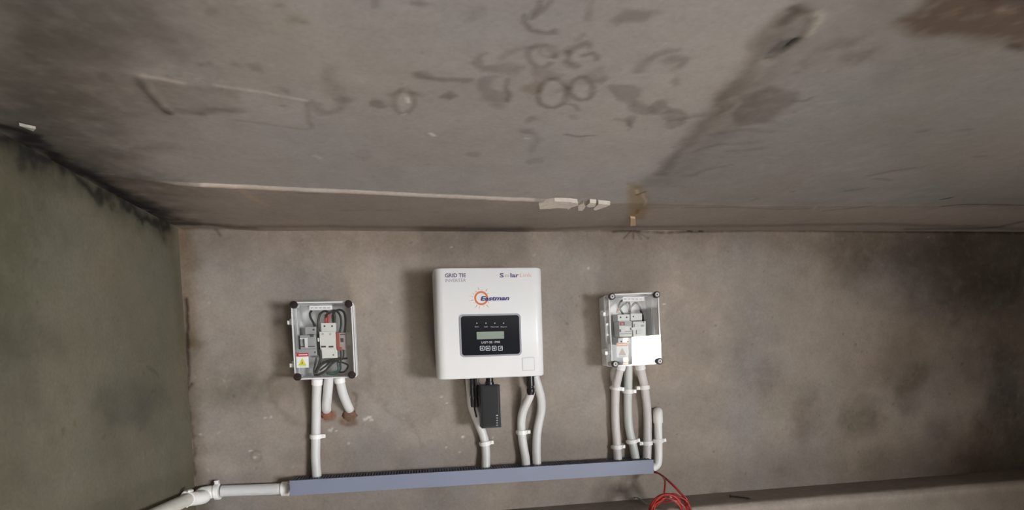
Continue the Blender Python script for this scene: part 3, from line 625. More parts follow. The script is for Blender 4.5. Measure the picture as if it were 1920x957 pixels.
for an, l0, l1, mt_ in [(104, 1.25, 1.75, 'print_violet_pale'), (55, 1.2, 1.75, 'print_orange'), (82, 1.1, 1.3, 'print_peach'), (150, 1.15, 1.5, 'print_peach'), (128, 1.1, 1.35, 'print_orange'), (170, 1.15, 1.8, 'print_peach'), (192, 1.15, 1.85, 'print_orange'),
                        (237, 1.15, 1.75, 'print_orange'), (257, 1.15, 1.75, 'print_peach'), (285, 1.1, 1.3, 'print_orange'), (307, 1.2, 1.85, 'print_orange'), (33, 1.1, 1.35, 'print_orange'), (328, 1.1, 1.4, 'print_orange'), (213, 1.1, 1.35, 'print_peach')]:
    a_ = math.radians(an); u = (math.cos(a_), math.sin(a_)); w_ = .0009
    pts = [(cx+u[0]*R0*l0-u[1]*w_, cz+u[1]*R0*l0+u[0]*w_), (cx+u[0]*R0*l1, cz+u[1]*R0*l1), (cx+u[0]*R0*l0+u[1]*w_, cz+u[1]*R0*l0-u[0]*w_)]
    link('sun_ray', *prism(pts, yf-.0003, -ID+.001), mt_, inv)
x, z = pq(901, 564); x2, _ = pq(955, 563.5)
link('lettering_eastman', *text_vf('Eastman', x, yf-.0009, z, .0118, x2-x, shear=.25, bold=.028), 'print_navy', inv)
a, b = pq(979, 671.5), pq(1002.5, 695)
stk = link('sticker', *prism([(a[0], b[1]), (b[0], b[1]), (b[0], a[1]), (a[0], a[1])], yf-.0003, -ID+.001), 'sticker_white', inv)
link('sticker_border', *frame_prism([(a[0], b[1]), (b[0], b[1]), (b[0], a[1]), (a[0], a[1])], [(a[0]+.0012, b[1]+.0012), (b[0]-.0012, b[1]+.0012), (b[0]-.0012, a[1]-.0012), (a[0]+.0012, a[1]-.0012)], yf-.0006, -ID+.001), 'print_grey', inv, parent=stk)

# ------------------------------------------------------------------ connectors below the inverter
def turned(px, off, rows):
    """upright turned piece: rows of (py, radius) down from the inverter"""
    pts = []; rad = []
    for py, r in rows:
        p = W(px(py) if callable(px) else px, py, off); pts.append(p); rad.append(r)
    return tube(pts, 0, 16, smooth_path=False, radii=rad)
for j, (px, lab) in enumerate([(884.5, 'black plug connector under the inverter, left one of the touching pair'), (891.5, 'black plug connector under the inverter with cable tail, right one of the touching pair')]):
    t_ = thing('plug_connector', W(px, 713, .07), lab, 'connector', 'black plug connectors under the inverter')
    q = lambda py: px+(py-713)*.045
    link('body', *turned(q, .07, [(704, .0052), (718, .0052), (719, .0062), (728, .0062), (729, .0048), (745, .0050), (746, .0064), (762, .0062), (764, .0046)]), 'black_plastic', t_, smooth=True)
    for s_ in (-1, 1):
        c_ = W(q(735), 722, .07); c2 = W(q(735), 744, .07)
        link('latch_arm', *tube([c_+Vector((s_*.0052, -.002, 0)), c2+Vector((s_*.0062, -.002, 0))], .0012, 6, smooth_path=False), 'black_plastic', t_)
    if j == 1: link('cable_tail', *tube([W(889.5, 762, .07), W(890.5, 770, .068), W(892, 776, .066), W(893.5, 783, .064)], .0026, 8), 'black_wire', t_, smooth=True)
tag(link('wire_loop', *tube([W(904+7*math.cos(k*.45), 714+8*math.sin(k*.45), .075) for k in range(12)], .0008, 6, n=3), 'black_wire', smooth=True), 'thin black wire loop between the plug connectors and the wifi dongle', 'wire')
dg_ = thing('wifi_dongle', W(920, 804, .085), 'rectangular black data dongle plugged in under the inverter', 'dongle')
link('neck', *turned(918, .082, [(704, .0105), (716, .0105), (717, .0125), (724, .0125)]), 'black_plastic', dg_, smooth=True)
v, f_ = pbox(901.5, 722.5, 939.5, 803.5, .058, .105); link('case', v, f_, 'black_plastic', dg_, bevel=.0022)
v, f_ = pbox(905, 726, 935, 800, .104, .106); link('front_plate', v, f_, 'black_plastic', dg_, bevel=.0006)
for i, py in enumerate((779.5, 784.5, 789, 793.5, 798)):
    p = W(932, py, .1062); link('status_mark', *join(box(p.x-.0022, p.x+.0022, p.y-.0003, p.y+.0003, p.z-.0006-.0006*(i == 0), p.z+.0006+.0006*(i == 0)), box(p.x-.0006, p.x+.0006, p.y-.0003, p.y+.0003, p.z-.0020, p.z+.0020)), 'print_grey' if i else 'print_white', dg_)
t_ = thing('cable_gland', W(995, 709, .06), 'stubby black cable gland under the right side of the inverter', 'connector')
link('body', *turned(lambda y: 994+(y-709)*.04, .06, [(702, .0120), (724, .0120), (725, .0105), (729, .0105)]), 'black_plastic', t_, smooth=True)
link('clamp_nut', *turned(lambda y: 994+(y-709)*.04, .06, [(727, .0100), (730, .0122), (736, .0122), (741, .0090)]), 'black_plastic', t_, smooth=True)

# ------------------------------------------------------------------ clear-lidded boxes
def clear_box(name, cx, cz, w, h, rot, label, screws):
    root = thing(name, (cx, 0, cz), label, 'electrical box', 'clear-lidded wall boxes')
    x0, x1, z0, z1 = cx-w/2, cx+w/2, cz-h/2, cz+h/2; t = .004; bd, ld = .045, .09
    ox = (x1-x0)
    link('body', *join(prism(rrect(x0, x1, z0, z1, .006, 3), -.006, -.001), frame_prism(rrect(x0, x1, z0, z1, .006, 3), rrect(x0+t, x1-t, z0+t, z1-t, .004, 3), -bd, -.006)), 'box_grey', root, smooth=True)
    link('din_rail', *join(box(x0+.012, x1-.012, -.012, -.0105, cz-.008, cz+.020), box(x0+.012, x1-.012, -.016, -.012, cz-.008, cz-.0065), box(x0+.012, x1-.012, -.016, -.012, cz+.0185, cz+.020), box(x0+.012, x1-.012, -.017, -.0155, cz-.0125, cz-.0065), box(x0+.012, x1-.012, -.017, -.0155, cz+.0185, cz+.0245)), 'rail_metal', root)
    lid = link('lid', *prism(rrect(x0, x1, z0, z1, .006, 3), -ld, -ld+.003), 'lid_clear', root, smooth=True)
    link('lid_side', *frame_prism(rrect(x0, x1, z0, z1, .006, 3), rrect(x0+.003, x1-.003, z0+.003, z1-.003, .004, 3), -ld+.003, -bd-.0005), 'lid_side', root, smooth=True, parent=lid)
    link('lid_rim', *frame_prism(rrect(x0-.0012, x1+.0012, z0-.0012, z1+.0012, .006, 3), rrect(x0+.0022, x1-.0022, z0+.0022, z1-.0022, .004, 3), -ld-.0006, -ld+.0045), 'lid_rim', root, parent=lid)
    link('lid_flange', *frame_prism(rrect(x0-.0015, x1+.0015, z0-.0015, z1+.0015, .006, 3), rrect(x0+.001, x1-.001, z0+.001, z1-.001, .004, 3), -bd-.004, -bd+.003), 'lid_rim', root, parent=lid)
    for sx in (-1, 1):
        for sz in (-1, 1):
            px, pz = cx+sx*(w/2-.0075), cz+sz*(h/2-.0065)
            if screws == 'maroon':
                sc_ = link('lid_screw', *lathe_y(px, pz, [(.0088, -ld+.002), (.0100, -ld-.004), (.0100, -ld-.010), (.0085, -ld-.0125), (.003, -ld-.013)], 18), 'screw_maroon', root, smooth=True)
            else:
                sc_ = link('lid_screw', *lathe_y(px, pz, [(.0088, -ld+.004), (.0098, -ld-.003), (.0098, -ld-.008), (.0080, -ld-.010)], 18), 'screw_dark', root, smooth=True)
                link('screw_face', *frame_prism([(px+.0058*math.cos(k*.393), pz+.0058*math.sin(k*.393)) for k in range(16)], [(px+.0028*math.cos(k*.393), pz+.0028*math.sin(k*.393)) for k in range(16)], -ld-.0106, -ld-.0098), 'screw_pale', root, parent=sc_)
            link('screw_tower', *lathe_y(px-sx*.001, pz-sz*.001, [(.005, -.045), (.005, -.088)], 12), 'lid_rim', root, parent=lid)
    for dz in (.050, -.064):
        hz = cz+dz
        hg = link('hinge', *join(box(x0-.015, x0+.001, -.078, -.060, hz-.0055, hz+.0050), box(x0-.013, x0+.001, -.058, -.040, hz-.001, hz+.0110)), 'hinge_white', root, bevel=.0012)
        link('hinge_pin', *cyl((x0-.006, -.059, hz-.007), (0, 0, 1), .0032, .020, 10), 'lid_rim', root, parent=hg, smooth=True)
    root.rotation_euler = (0, -rot, 0)
    return root
LBX, LBZ = -0.2456, ZC+0.0492
RBX, RBZ = 0.6300, ZC+0.0567
lbox = clear_box('electrical_box', LBX, LBZ, .154, .203, 0.0, 'clear-lidded electrical box with dark maroon screw caps, left of the inverter', 'maroon')
rbox = clear_box('electrical_box', RBX, RBZ, .152, .208, math.radians(1.5), 'clear-lidded electrical box with bright window reflection, right of the inverter', 'ring')
LF = .0905
def strip_label(root, r, rot=0):
    v, f_ = pbox(*r, LF-.0004, LF+.0006); o = link('name_strip', v, f_, 'strip_grey', root)
    x0, y0, x1, y1 = r; n = 5
    for i in range(n):
        ax = x0+2+(x1-x0-4)*i/n; v, f_ = pbox(ax, y0+(y1-y0)*.38, ax+(x1-x0)/n*.66, y0+(y1-y0)*.66, LF, LF+.0009); link('print_mark', v, f_, 'module_grey', root, parent=o)
    return o
strip_label(lbox, (580, 573.5, 623, 581.5))
def warn(root, r, overexposed):  # last argument: paler print colours paint in the glare of strong light
    x0, y0, x1, y1 = r; v, f_ = pbox(*r, LF-.0004, LF+.0006); o = link('warning_sticker', v, f_, 'sticker_white', root); o['label'] = 'white warning sticker with red header and yellow triangle' if not overexposed else 'white warning sticker with pale red header'
    v, f_ = pbox(x0, y0, x1, y0+(y1-y0)*.24, LF, LF+.0009); link('sticker_header', v, f_, 'print_peach' if overexposed else 'sticker_red', root, parent=o)
    v, f_ = pbox(x0+(x1-x0)*.18, y0+(y1-y0)*.09, x1-(x1-x0)*.08, y0+(y1-y0)*.15, LF, LF+.0012); link('header_print', v, f_, 'sticker_white', root, parent=o)
    A, B, C_ = W((x0+x1)/2, y0+(y1-y0)*.34, LF), W(x0+(x1-x0)*.16, y0+(y1-y0)*.86, LF), W(x1-(x1-x0)*.16, y0+(y1-y0)*.86, LF)
    link('warning_triangle', *prism([(A.x, A.z), (B.x, B.z), (C_.x, C_.z)], -LF-.0010, -LF), 'print_sand' if overexposed else 'sticker_yellow', root, parent=o)
    g = (A+B+C_)/3; link('bolt_symbol', *prism([(g.x, g.z+.004), (g.x+.0016, g.z+.004), (g.x+.0003, g.z+.0008), (g.x+.0018, g.z+.0008), (g.x-.0012, g.z-.005), (g.x-.0002, g.z-.0008), (g.x-.0016, g.z-.0008)][::-1], -LF-.0014, -LF), 'print_grey' if overexposed else 'sticker_ink', root, parent=o)
    v, f_ = pbox(x0+(x1-x0)*.2, y0+(y1-y0)*.91, x1-(x1-x0)*.2, y0+(y1-y0)*.945, LF, LF+.0009); link('print_mark', v, f_, 'print_grey', root, parent=o)
warn(lbox, (555.5, 662.5, 578.5, 690), False)
# right box is slightly turned: its stickers are placed as the picture shows them
rbox.rotation_euler = (0, 0, 0)
strip_label(rbox, (1167.5, 557, 1208, 565)); warn(rbox, (1156, 643, 1177, 670.5), True)
for o in list(rbox.children):                 # undo the turn on the sticker meshes, then turn the whole box
    if o.name.startswith(('name_strip', 'warning_sticker')):
        for q in [o]+list(o.children):
            q.data.transform(Matrix.Rotation(math.radians(1.5), 4, 'Y'))
rbox.rotation_euler = (0, -math.radians(1.5), 0)

# ------------------------------------------------------------------ devices inside the boxes
def module(name, label, cat, steps, mat_name, screws=(), toggles=(), extra=(), group='switchgear inside the clear boxes'):
    vf = join(*[pbox(*s_[:4], .016, s_[4]) for s_ in steps])
    a_ = np.array(vf[0]); root = thing(name, ((a_[:, 0].min()+a_[:, 0].max())/2, -.016, a_[:, 2].min()), label, cat, group)
    for i, s_ in enumerate(steps): link('housing' if i == 0 else 'housing_step', *pbox(*s_[:4], .016, s_[4]), mat_name, root, bevel=.0010)
    for (x, y, o, r) in screws:
        p = W(x, y, o); link('terminal_screw', *lathe_y(p.x, p.z, [(r, -o-.0005), (r, -o+.002)], 12), 'slot_dark', root)
    for (x0, y0, x1, y1, o, mm) in toggles: link('toggle', *pbox(x0, y0, x1, y1, o-.008, o), mm, root, bevel=.0006)
    for nm, r, o0, o1, mm in extra: link(nm, *pbox(*r, o0, o1), mm, root, bevel=.0006)
    return root
module('circuit_breaker', 'white two-pole circuit breaker in the middle of the left clear box', 'breaker',
       [(599.5, 622, 629.5, 655.5, .064), (602, 606, 629.5, 622, .056), (603.5, 655.5, 632, 672, .056)], 'module_white',
       [(608.5, 612, .056, .0026), (622.5, 612, .056, .0026), (625, 666, .056, .002)], [(602, 649, 611, 652, .0655, 'slot_dark'), (616, 649, 625, 652, .0655, 'slot_dark')],
       [('side_knob', (595.5, 634, 600, 641, ), .045, .060, 'module_white'), ('print_mark', (603, 625, 607, 629), .063, .0646, 'print_grey'), ('print_mark', (617, 625, 621, 629), .063, .0646, 'print_grey')])
module('surge_protector', 'red and grey surge protector module at the right inside the left clear box', 'surge protector',
       [(636, 624, 647.5, 656, .058)], 'module_pink', [], [(638.5, 634.5, 644, 642, .060, 'slot_dark')],
       [('red_side', (631, 624, 636.5, 655), .02, .060, 'module_red'), ('red_foot', (633, 651, 641, 657.5), .02, .0605, 'module_red'), ('print_mark', (637.5, 626.5, 646.5, 628.5), .05, .0588, 'slot_dark')])
module('isolator_switch', 'grey isolator module behind the lid, left of the white breaker in the left clear box', 'isolator',
       [(563, 629, 593, 655, .058), (572, 613.5, 593, 629, .050), (559, 655, 594, 668, .050)], 'module_grey',
       [(588, 618.5, .050, .0028), (590.5, 661, .050, .0024)], [(571, 634, 577, 652, .062, 'module_white'), (577, 635, 590, 649, .0625, 'module_grey')],
       [('chrome_bar', (562, 634, 577.5, 636), .050, .0635, 'sticker_white'), ('dark_seam', (562, 649.5, 591, 651), .05, .0588, 'slot_dark'), ('dark_seam', (581, 627, 588, 632), .05, .0588, 'slot_dark'), ('dark_seam', (569.5, 636, 571, 650), .05, .0632, 'slot_dark')])
module('circuit_breaker', 'breaker with a red switch square inside the right clear box', 'breaker',
       [(1161, 602.5, 1185, 632, .060), (1158, 590, 1181, 602.5, .056), (1159, 634, 1182, 646, .056)], 'module_white',
       [(1163.5, 595.5, .056, .0026), (1175, 595.5, .056, .0026), (1165, 641, .056, .0024), (1177, 641, .056, .0024)], [(1164, 618, 1172, 623, .066, 'module_white')],
       [('red_square', (1162, 604, 1171.5, 611), .05, .0612, 'module_red'), ('grey_face', (1171.5, 603.5, 1184.5, 612), .05, .0608, 'module_grey'), ('red_square_mark', (1165, 606, 1168.5, 610), .05, .0618, 'module_pink'), ('dark_seam', (1163, 621, 1184, 623), .05, .0608, 'module_grey'), ('dark_seam', (1163, 625.5, 1184, 627), .05, .0608, 'module_grey')])
module('surge_protector', 'white plug-in surge protector right of the red-switch breaker', 'surge protector',
       [(1187, 603, 1211, 633, .062), (1182.5, 588, 1204, 601.5, .056)], 'module_white', [(1187.5, 594, .056, .0022), (1206.5, 605, .062, .0016)],
       [(1190, 608, 1199, 613, .066, 'sticker_white'), (1194, 619, 1203, 627, .066, 'sticker_white')], [('white_knob', (1184, 614.5, 1188, 619.5), .05, .066, 'sticker_white'), ('dark_seam', (1202, 609, 1208, 613), .05, .0628, 'print_grey')])
WR = .0031
def wire(name, label, pts, mm='black_wire', r=WR, off=.05, cat='wire', group='wires inside the clear boxes'):
    P = [W(q[0], q[1], q[2] if len(q) > 2 else off) for q in pts]
    return tag(link(name, *tube(P, r, 10, n=6), mm, smooth=True), label, cat, group)
def z1(*p): return [(500+q[0]/4.786, 530+q[1]/4.786, *q[2:]) for q in p]
def z3(*p): return [(1080+q[0]/5.318, 530+q[1]/5.318, *q[2:]) for q in p]
wire('wire', 'short black wire at the upper left of the left box, above the grey isolator', z1((405, 252), (388, 280), (396, 320), (418, 360), (434, 395)))
wire('wire', 'black wire arching over the upper left corner of the white breaker', z1((488, 460, .045), (466, 430), (462, 360), (478, 290), (515, 258), (548, 268), (556, 300), (556, 320)))
wire('wire', 'black wire arching from the red sleeves to the red surge protector', z1((528, 320), (540, 285, .055), (575, 268, .057), (605, 252), (640, 268), (664, 315), (668, 380), (655, 452)))
wire('wire', 'outermost black wire arching down the right side of the left box', z1((596, 355), (592, 300), (612, 262, .06), (650, 246), (688, 262), (706, 315), (706, 390), (698, 452)))
wire('wire', 'thick black wire dropping into the right pole of the white breaker', z1((598, 262, .052), (606, 300, .052), (604, 366, .048)), r=.0042)
wire('red_wire_sleeve', 'left one of two red wire ends entering the white breaker', z1((530, 288), (532, 330), (533, 366)), 'red_sleeve', .0034)
wire('red_wire_sleeve', 'right one of two red wire ends entering the white breaker', z1((556, 288), (556, 330), (555, 366)), 'red_sleeve', .0034)
wire('wire', 'black wire running down between the grey isolator and the white breaker', z1((486, 440, .046), (462, 480), (460, 560), (478, 630), (484, 680), (466, 740), (440, 800)), r=.0032)
wire('wire', 'straight black wire below the grey isolator', z1((446, 675), (434, 740), (424, 790), (428, 824)), r=.0026)
wire('wire', 'black wire curving from lower left to lower right inside the left box', z1((424, 828), (470, 826), (530, 790), (580, 735), (640, 695), (725, 680)), r=.0030)
wire('wire', 'thick black wire sweeping right under the white breaker', z1((440, 815), (470, 760), (520, 718), (590, 698), (660, 684)), r=.0040)
wire('wire', 'black wire looping low under the white breaker in the left box', z1((476, 790), (530, 750), (570, 715), (620, 705), (655, 720)), r=.0026)
wire('wire', 'black wire dropping from the surge protector to the box floor', z1((664, 600), (668, 660), (665, 720), (664, 770), (648, 802)), r=.0026)
wire('wire', 'second black wire dropping from the surge protector', z1((690, 605), (690, 650), (686, 690)), r=.0024)
wire('wire', 'black wire looped in the lower right corner of the left box', z1((660, 715), (700, 726), (730, 748), (716, 782), (690, 804), (650, 806)), r=.0026)
wire('earth_wire', 'dark green wire with black end at the bottom of the left box', z1((552, 816), (590, 820), (630, 806), (648, 780), (640, 720)), 'green_wire', .0036)
wire('wire', 'black stub end beside the green wire in the left box', z1((546, 800), (548, 815), (552, 826)), r=.0034)
wire('wire', 'black wire curling back at the upper left inside the right box', z3((490, 168), (448, 190), (428, 230), (442, 270), (470, 322)))
wire('wire', 'short black wire crossing the curled one inside the right box', z3((512, 195), (470, 225), (440, 255)), r=.0024)
wire('wire', 'short red wire at the upper left inside the right box', z3((438, 250), (420, 275), (408, 300)), 'red_sleeve', .0026)
wire('wire', 'straight black wire entering the red-switch breaker', z3((524, 192), (538, 235), (532, 290)), r=.0030)
wire('wire', 'black wire arching over the white surge protector in the right box', z3((536, 292), (548, 248), (590, 206), (622, 220), (648, 290), (664, 330), (668, 388, .058)))

# ------------------------------------------------------------------ conduits
PR = .0128
def conduit(label, pts, mm='pvc', r=PR, name='conduit', collar=None, n=10):
    P = [W(*q) for q in pts]; root = thing(name, P[-1], label, 'conduit', 'white plastic conduits on the back wall')
    link('pipe', *tube(P, r, 20, n=n), mm, root, smooth=True)
    if collar:
        (xa, ya, oa), (xb, yb, ob_) = collar; link('collar', *tube([W(xa, ya, oa), W(xb, yb, ob_)], r*1.16, 20, smooth_path=False), 'clip_white', root, smooth=True)
    return root
w_ = .0165
conduit('long white conduit from the left box down to the grey duct', [(594.5, 706, .045), (594.2, 727, .040), (593, 754, .026), (592.5, 790, w_), (592, 830, w_), (591.8, 862, w_), (594.5, 901, .026)], collar=((594.5, 711, .045), (594.2, 722, .042)))
conduit('short middle conduit under the left box, ending in a reddish hole', [(617, 706, .045), (614.5, 735, .038), (612.5, 755, .026), (612, 766, .012), (612.5, 771, -.012)])
conduit('short slanted conduit under the left box, right one, ending in a brown hole', [(636, 706, .045), (642, 735, .038), (649.5, 755, .026), (654, 765, .012), (656, 769, -.012)], collar=((636, 709, .045), (637.8, 718, .043)))
conduit('white conduit behind the black plugs, under the left of the inverter', [(880, 706, .03), (882.5, 735, .026), (886, 765, .02), (899, 798, w_), (908, 824, w_), (911, 848, w_), (911, 881, .026)])
conduit('bent white conduit leaving the black cable gland', [(996, 730, .055), (992, 746, .045), (982, 768, .028), (977.5, 790, w_), (979, 822, w_), (985, 858, .018), (986.5, 877, .028)])
conduit('white conduit bulging right behind the cable gland', [(1003, 706, .03), (1008, 722, .03), (1014.5, 748, .024), (1014.5, 772, w_), (1008, 806, w_), (1006, 838, w_), (1007, 876, .026)])
conduit('leftmost of three conduits under the right box', [(1165.5, 680, .050), (1159.5, 704, .046), (1155, 725, .028), (1153.5, 750, w_), (1153.7, 790, w_), (1156.5, 830, w_), (1159, 868, .026)], 'pvc_pink', collar=((1165, 685, .050), (1162.5, 694, .048)))
conduit('greenish middle conduit of the three under the right box', [(1178.5, 680, .026), (1178, 704, .024), (1177.5, 730, .020), (1177.3, 772, w_), (1180, 806, w_), (1187, 836, w_), (1193, 868, .026)], 'pvc_green')
conduit('rightmost of three conduits under the right box', [(1200, 680, .045), (1203, 702, .040), (1207.5, 722, .026), (1213, 766, w_), (1214, 814, w_), (1213, 868, .026)], 'pvc_pink', collar=((1200, 684, .045), (1201.5, 693, .043)))
j_ = conduit('hook-shaped white conduit beside the right end of the grey duct', [(1233, 774, -.012), (1233, 774, .008), (1233.5, 784, w_), (1234, 800, w_), (1234.5, 830, w_), (1234.5, 858, .018), (1232, 872, .022), (1222, 880, .026)], 'clip_white', .0122)
link('elbow_cap', *tube([W(1233, 773, -.012), W(1233, 773.5, .010), W(1233.3, 781, .0175), W(1233.8, 793, w_)], .0150, 20, n=6), 'clip_white', j_, smooth=True)
# large conduit at the lower left that turns the corner
def lpt(px, py, off): return LW(px, py, off)
P2 = [W(416, 921.5, .02), W(470, 919.5, .02), W(536, 917, .022)]
t_ = thing('conduit', P2[0], 'thick horizontal white conduit between the corner elbow and the grey duct', 'conduit', 'thick corner conduit run')
link('pipe', *tube(P2, .0158, 22), 'pvc', t_, smooth=True); link('end_coupler', *tube([W(529, 917.5, .021), W(541, 917, .022)], .0200, 22, smooth_path=False), 'clip_white', t_, smooth=True)
c0 = W(412, 922, .02); 
corner = Vector((XL+.03, -.030, W(372, 927, .02).z))
el = tube([c0, W(395, 923.5, .02), W(378, 927, .024), Vector((corner.x+.004, -.045, corner.z-.004)), LW(352, 937, .022)], .0182, 22, n=8)
tag(link('conduit_elbow', *el, 'clip_white', smooth=True), 'white elbow fitting turning the lower left corner', 'fitting')
a_, b_ = LW(349, 938.5, .022), LW(308, 957.5, .022); d_ = (b_-a_).normalized()
tag(link('conduit', *tube([LW(356, 935, .022), a_, a_+d_*.25, a_+d_*.62], .0158, 22, smooth_path=False), 'pvc_dirty', smooth=True), 'thick dull conduit running along the left wall towards the bottom edge', 'conduit', 'thick corner conduit run')

# clips: a strap over the pipe, a foot with a nail at one side
def clip_mesh(r):
    t, hw = .0036, .0060; V, Fc = [], []; n = 15
    prof = [(r+.011, .014), (r+.001, .014)]
    outer = [((r+t)*math.cos(a), -(r+t)*math.sin(a)) for a in np.linspace(-.5, math.pi+.5, n)]; inner = [(r*math.cos(a), -r*math.sin(a)) for a in np.linspace(-.5, math.pi+.5, n)]
    for z in (-hw, hw):
        for p in outer: V.append((p[0], p[1], z))
        for p in inner: V.append((p[0], p[1], z))
    m_ = 2*n
    for i in range(n-1):
        Fc += [(i, i+1, i+1+m_, i+m_), (n+i, n+i+m_, n+i+1+m_, n+i+1), (i, n+i, n+i+1, i+1), (m_+i, m_+i+1, m_+n+i+1, m_+n+i)]
    Fc += [(0, m_, m_+n, n), (n-1, 2*n-1, m_+2*n-1, m_+n-1)]
    ear = box(r+.0005, r+.0125, r*.1-.005, r*.1+.006, -.0050, .0050); ear2 = box(-r-.0045, -r+.0005, r*.2-.004, r*.2+.006, -.0036, .0036)
    return join((V, Fc), ear, ear2)
CLIPS = {}
def clip(px, py, off, label, ang=0.0, flip=False, r=PR, tilt=0):
    if r not in CLIPS:
        vf = clip_mesh(r); me = bpy.data.meshes.new('strap'); me.from_pydata([tuple(v) for v in vf[0]], [], vf[1]); me.materials.append(MATS['clip_white']); me.update()
        nv = cyl((r+.0065, r*.1-.0045, 0), (0, -1, 0), .0022, .0035, 10); nv2 = cyl((r+.0065, r*.1-.007, 0), (0, -1, 0), .0036, .0014, 10)
        jn = join(nv, nv2); m2 = bpy.data.meshes.new('nail'); m2.from_pydata([tuple(v) for v in jn[0]], [], jn[1]); m2.materials.append(MATS['clip_white']); m2.update()
        CLIPS[r] = (me, m2)
    root = thing('pipe_clip', W(px, py, off), label, 'pipe clip', 'white conduit clips')
    for nm, me in zip(('strap', 'nail'), CLIPS[r]):
        o = bpy.data.objects.new(nm, me); col.objects.link(o); o.parent = root
    root.rotation_euler = (0, ang, math.pi if False else 0)
    if flip: root.scale = (-1, 1, 1)
    return root
clip(592.3, 819, w_, 'white clip on the long conduit under the left box')
clip(909.5, 832, w_, 'white clip on the conduit below the black dongle', -.1)
clip(978.5, 811, w_, 'white clip on the bent conduit under the cable gland', 0)
clip(1155, 728.5, .024, 'upper clip on the leftmost conduit under the right box', .16)
clip(1156.8, 838.5, w_, 'lower clip on the leftmost conduit under the right box')
clip(1177.7, 734.5, .0195, 'upper clip on the greenish middle conduit under the right box', .04)
clip(1184.8, 828, w_, 'lower clip on the greenish middle conduit under the right box', -.1)
clip(1208, 727, .024, 'upper clip on the rightmost conduit under the right box', -.06, True)
clip(1213.7, 831, w_, 'lower clip on the rightmost conduit under the right box', -.05, True)
clip(1234.3, 827, w_, 'white clip on the hook-shaped conduit', -.03, r=.0122)
clip(408, 922.5, .02, 'large upright clip on the thick conduit near the left corner', -math.pi/2-.05, r=.0180)
k_ = W(362, 930, .03); q_ = []
ax = (b_-a_).normalized(); c_ = LW(355, 936, .026); up = Vector((0, 0, 1)); sd = ax.cross(up).normalized(); up = sd.cross(ax).normalized()
arc = [c_+up*(.0215*math.sin(t))+sd*(.0215*math.cos(t))-ax*.004 for t in np.linspace(-1.3, 1.9, 12)]
arc.append(arc[-1]+ax*.022+up*.001)
tag(link('loose_clip', *tube(arc, .0030, 8, n=3), 'clip_white', smooth=True), 'sprung-open white clip at the mouth of the corner elbow', 'pipe clip', 'white conduit clips')

# putty in the two holes
def lump(px, py, rx, ry, mm, label, seed):
    rng = random.Random(seed); c = W(px, py); V, Fc = [], []; n = 16
    for j, (k, y) in enumerate([(1, .0), (.85, -.004), (.5, -.007), (.15, -.008)]):
        for i in range(n):
            a = 2*math.pi*i/n; rr = k*rng.uniform(.82, 1.12); V.append((c.x+rx*rr*math.cos(a), y-.0005*rng.random()+.002*(j == 0), c.z+ry*rr*math.sin(a)))
    for j in range(3):
        for i in range(n): Fc.append((j*n+i, j*n+(i+1) % n, (j+1)*n+(i+1) % n, (j+1)*n+i))
    Fc.append(tuple(3*n+i for i in range(n)))
    return tag(link('hole_putty', V, Fc, mm, smooth=True), label, 'putty', 'putty around the conduit holes')
lump(613.5, 778, .017, .015, 'putty_red', 'reddish putty at the end of the short middle conduit', 1)
lump(656, 780, .021, .017, 'putty_brown', 'brown putty at the end of the short slanted conduit', 2)

# ------------------------------------------------------------------ grey slotted duct
DX0, DX1 = W(543.5, 915, .07).x, W(1225.5, 874, .07).x
DZ1a, DZ1b = W(545, 902, .07).z, W(1225, 862.5, .07).z; DZ0a, DZ0b = W(545, 930.5, .07).z, W(1225, 888.5, .07).z
duct = thing('wiring_duct', ((DX0+DX1)/2, 0, (DZ0a+DZ0b)/2), 'long blue-grey slotted wiring duct under the conduits', 'wiring duct')
def slab(x0, x1, y0, y1, lo, hi):
    zz_ = lambda x, A, B: A+(B-A)*(x-DX0)/(DX1-DX0)
    V = [(x, y, (zz_(x, DZ0a, DZ0b)+lo if k == 0 else zz_(x, DZ1a, DZ1b)+hi) if k < 2 else 0) for x in (x0, x1) for y in (y0, y1) for k in (0, 1)]
    return V, [tuple(f) for f in BOXF]
link('cover', *slab(DX0, DX1, -.0705, -.0675, 0, 0), 'duct_cover', duct, bevel=.0008)
def lipz(x, top): A, B = (DZ1a, DZ1b) if top else (DZ0a, DZ0b); return A+(B-A)*(x-DX0)/(DX1-DX0)
def bar(x0, x1, y0, y1, top, d0, d1):
    V = [(x, y, lipz(x, top)+d) for x in (x0, x1) for y in (y0, y1) for d in (d0, d1)]; return V, [tuple(f) for f in BOXF]
link('cover_lip', *bar(DX0, DX1, -.0675, -.0645, True, -.0022, -.0004), 'duct_cover', duct); link('cover_lip', *bar(DX0, DX1, -.0675, -.0645, False, .0004, .0022), 'duct_cover', duct)
link('base', *join(slab(DX0, DX1, -.004, -.001, .003, -.003), bar(DX0, DX1, -.012, -.004, True, -.005, -.003), bar(DX0, DX1, -.012, -.004, False, .003, .005)), 'duct_base', duct)
fing = []; nf = 132; st = (DX1-DX0)/nf
for i in range(nf):
    x = DX0+i*st
    for top in (True, False): fing.append(bar(x+.001, x+st*.66, -.067, -.004, top, -.0035 if top else .003, -.0015 if top else .005))
o = link('slotted_fingers', *join(*fing), 'duct_base', duct); o['kind'] = 'stuff'

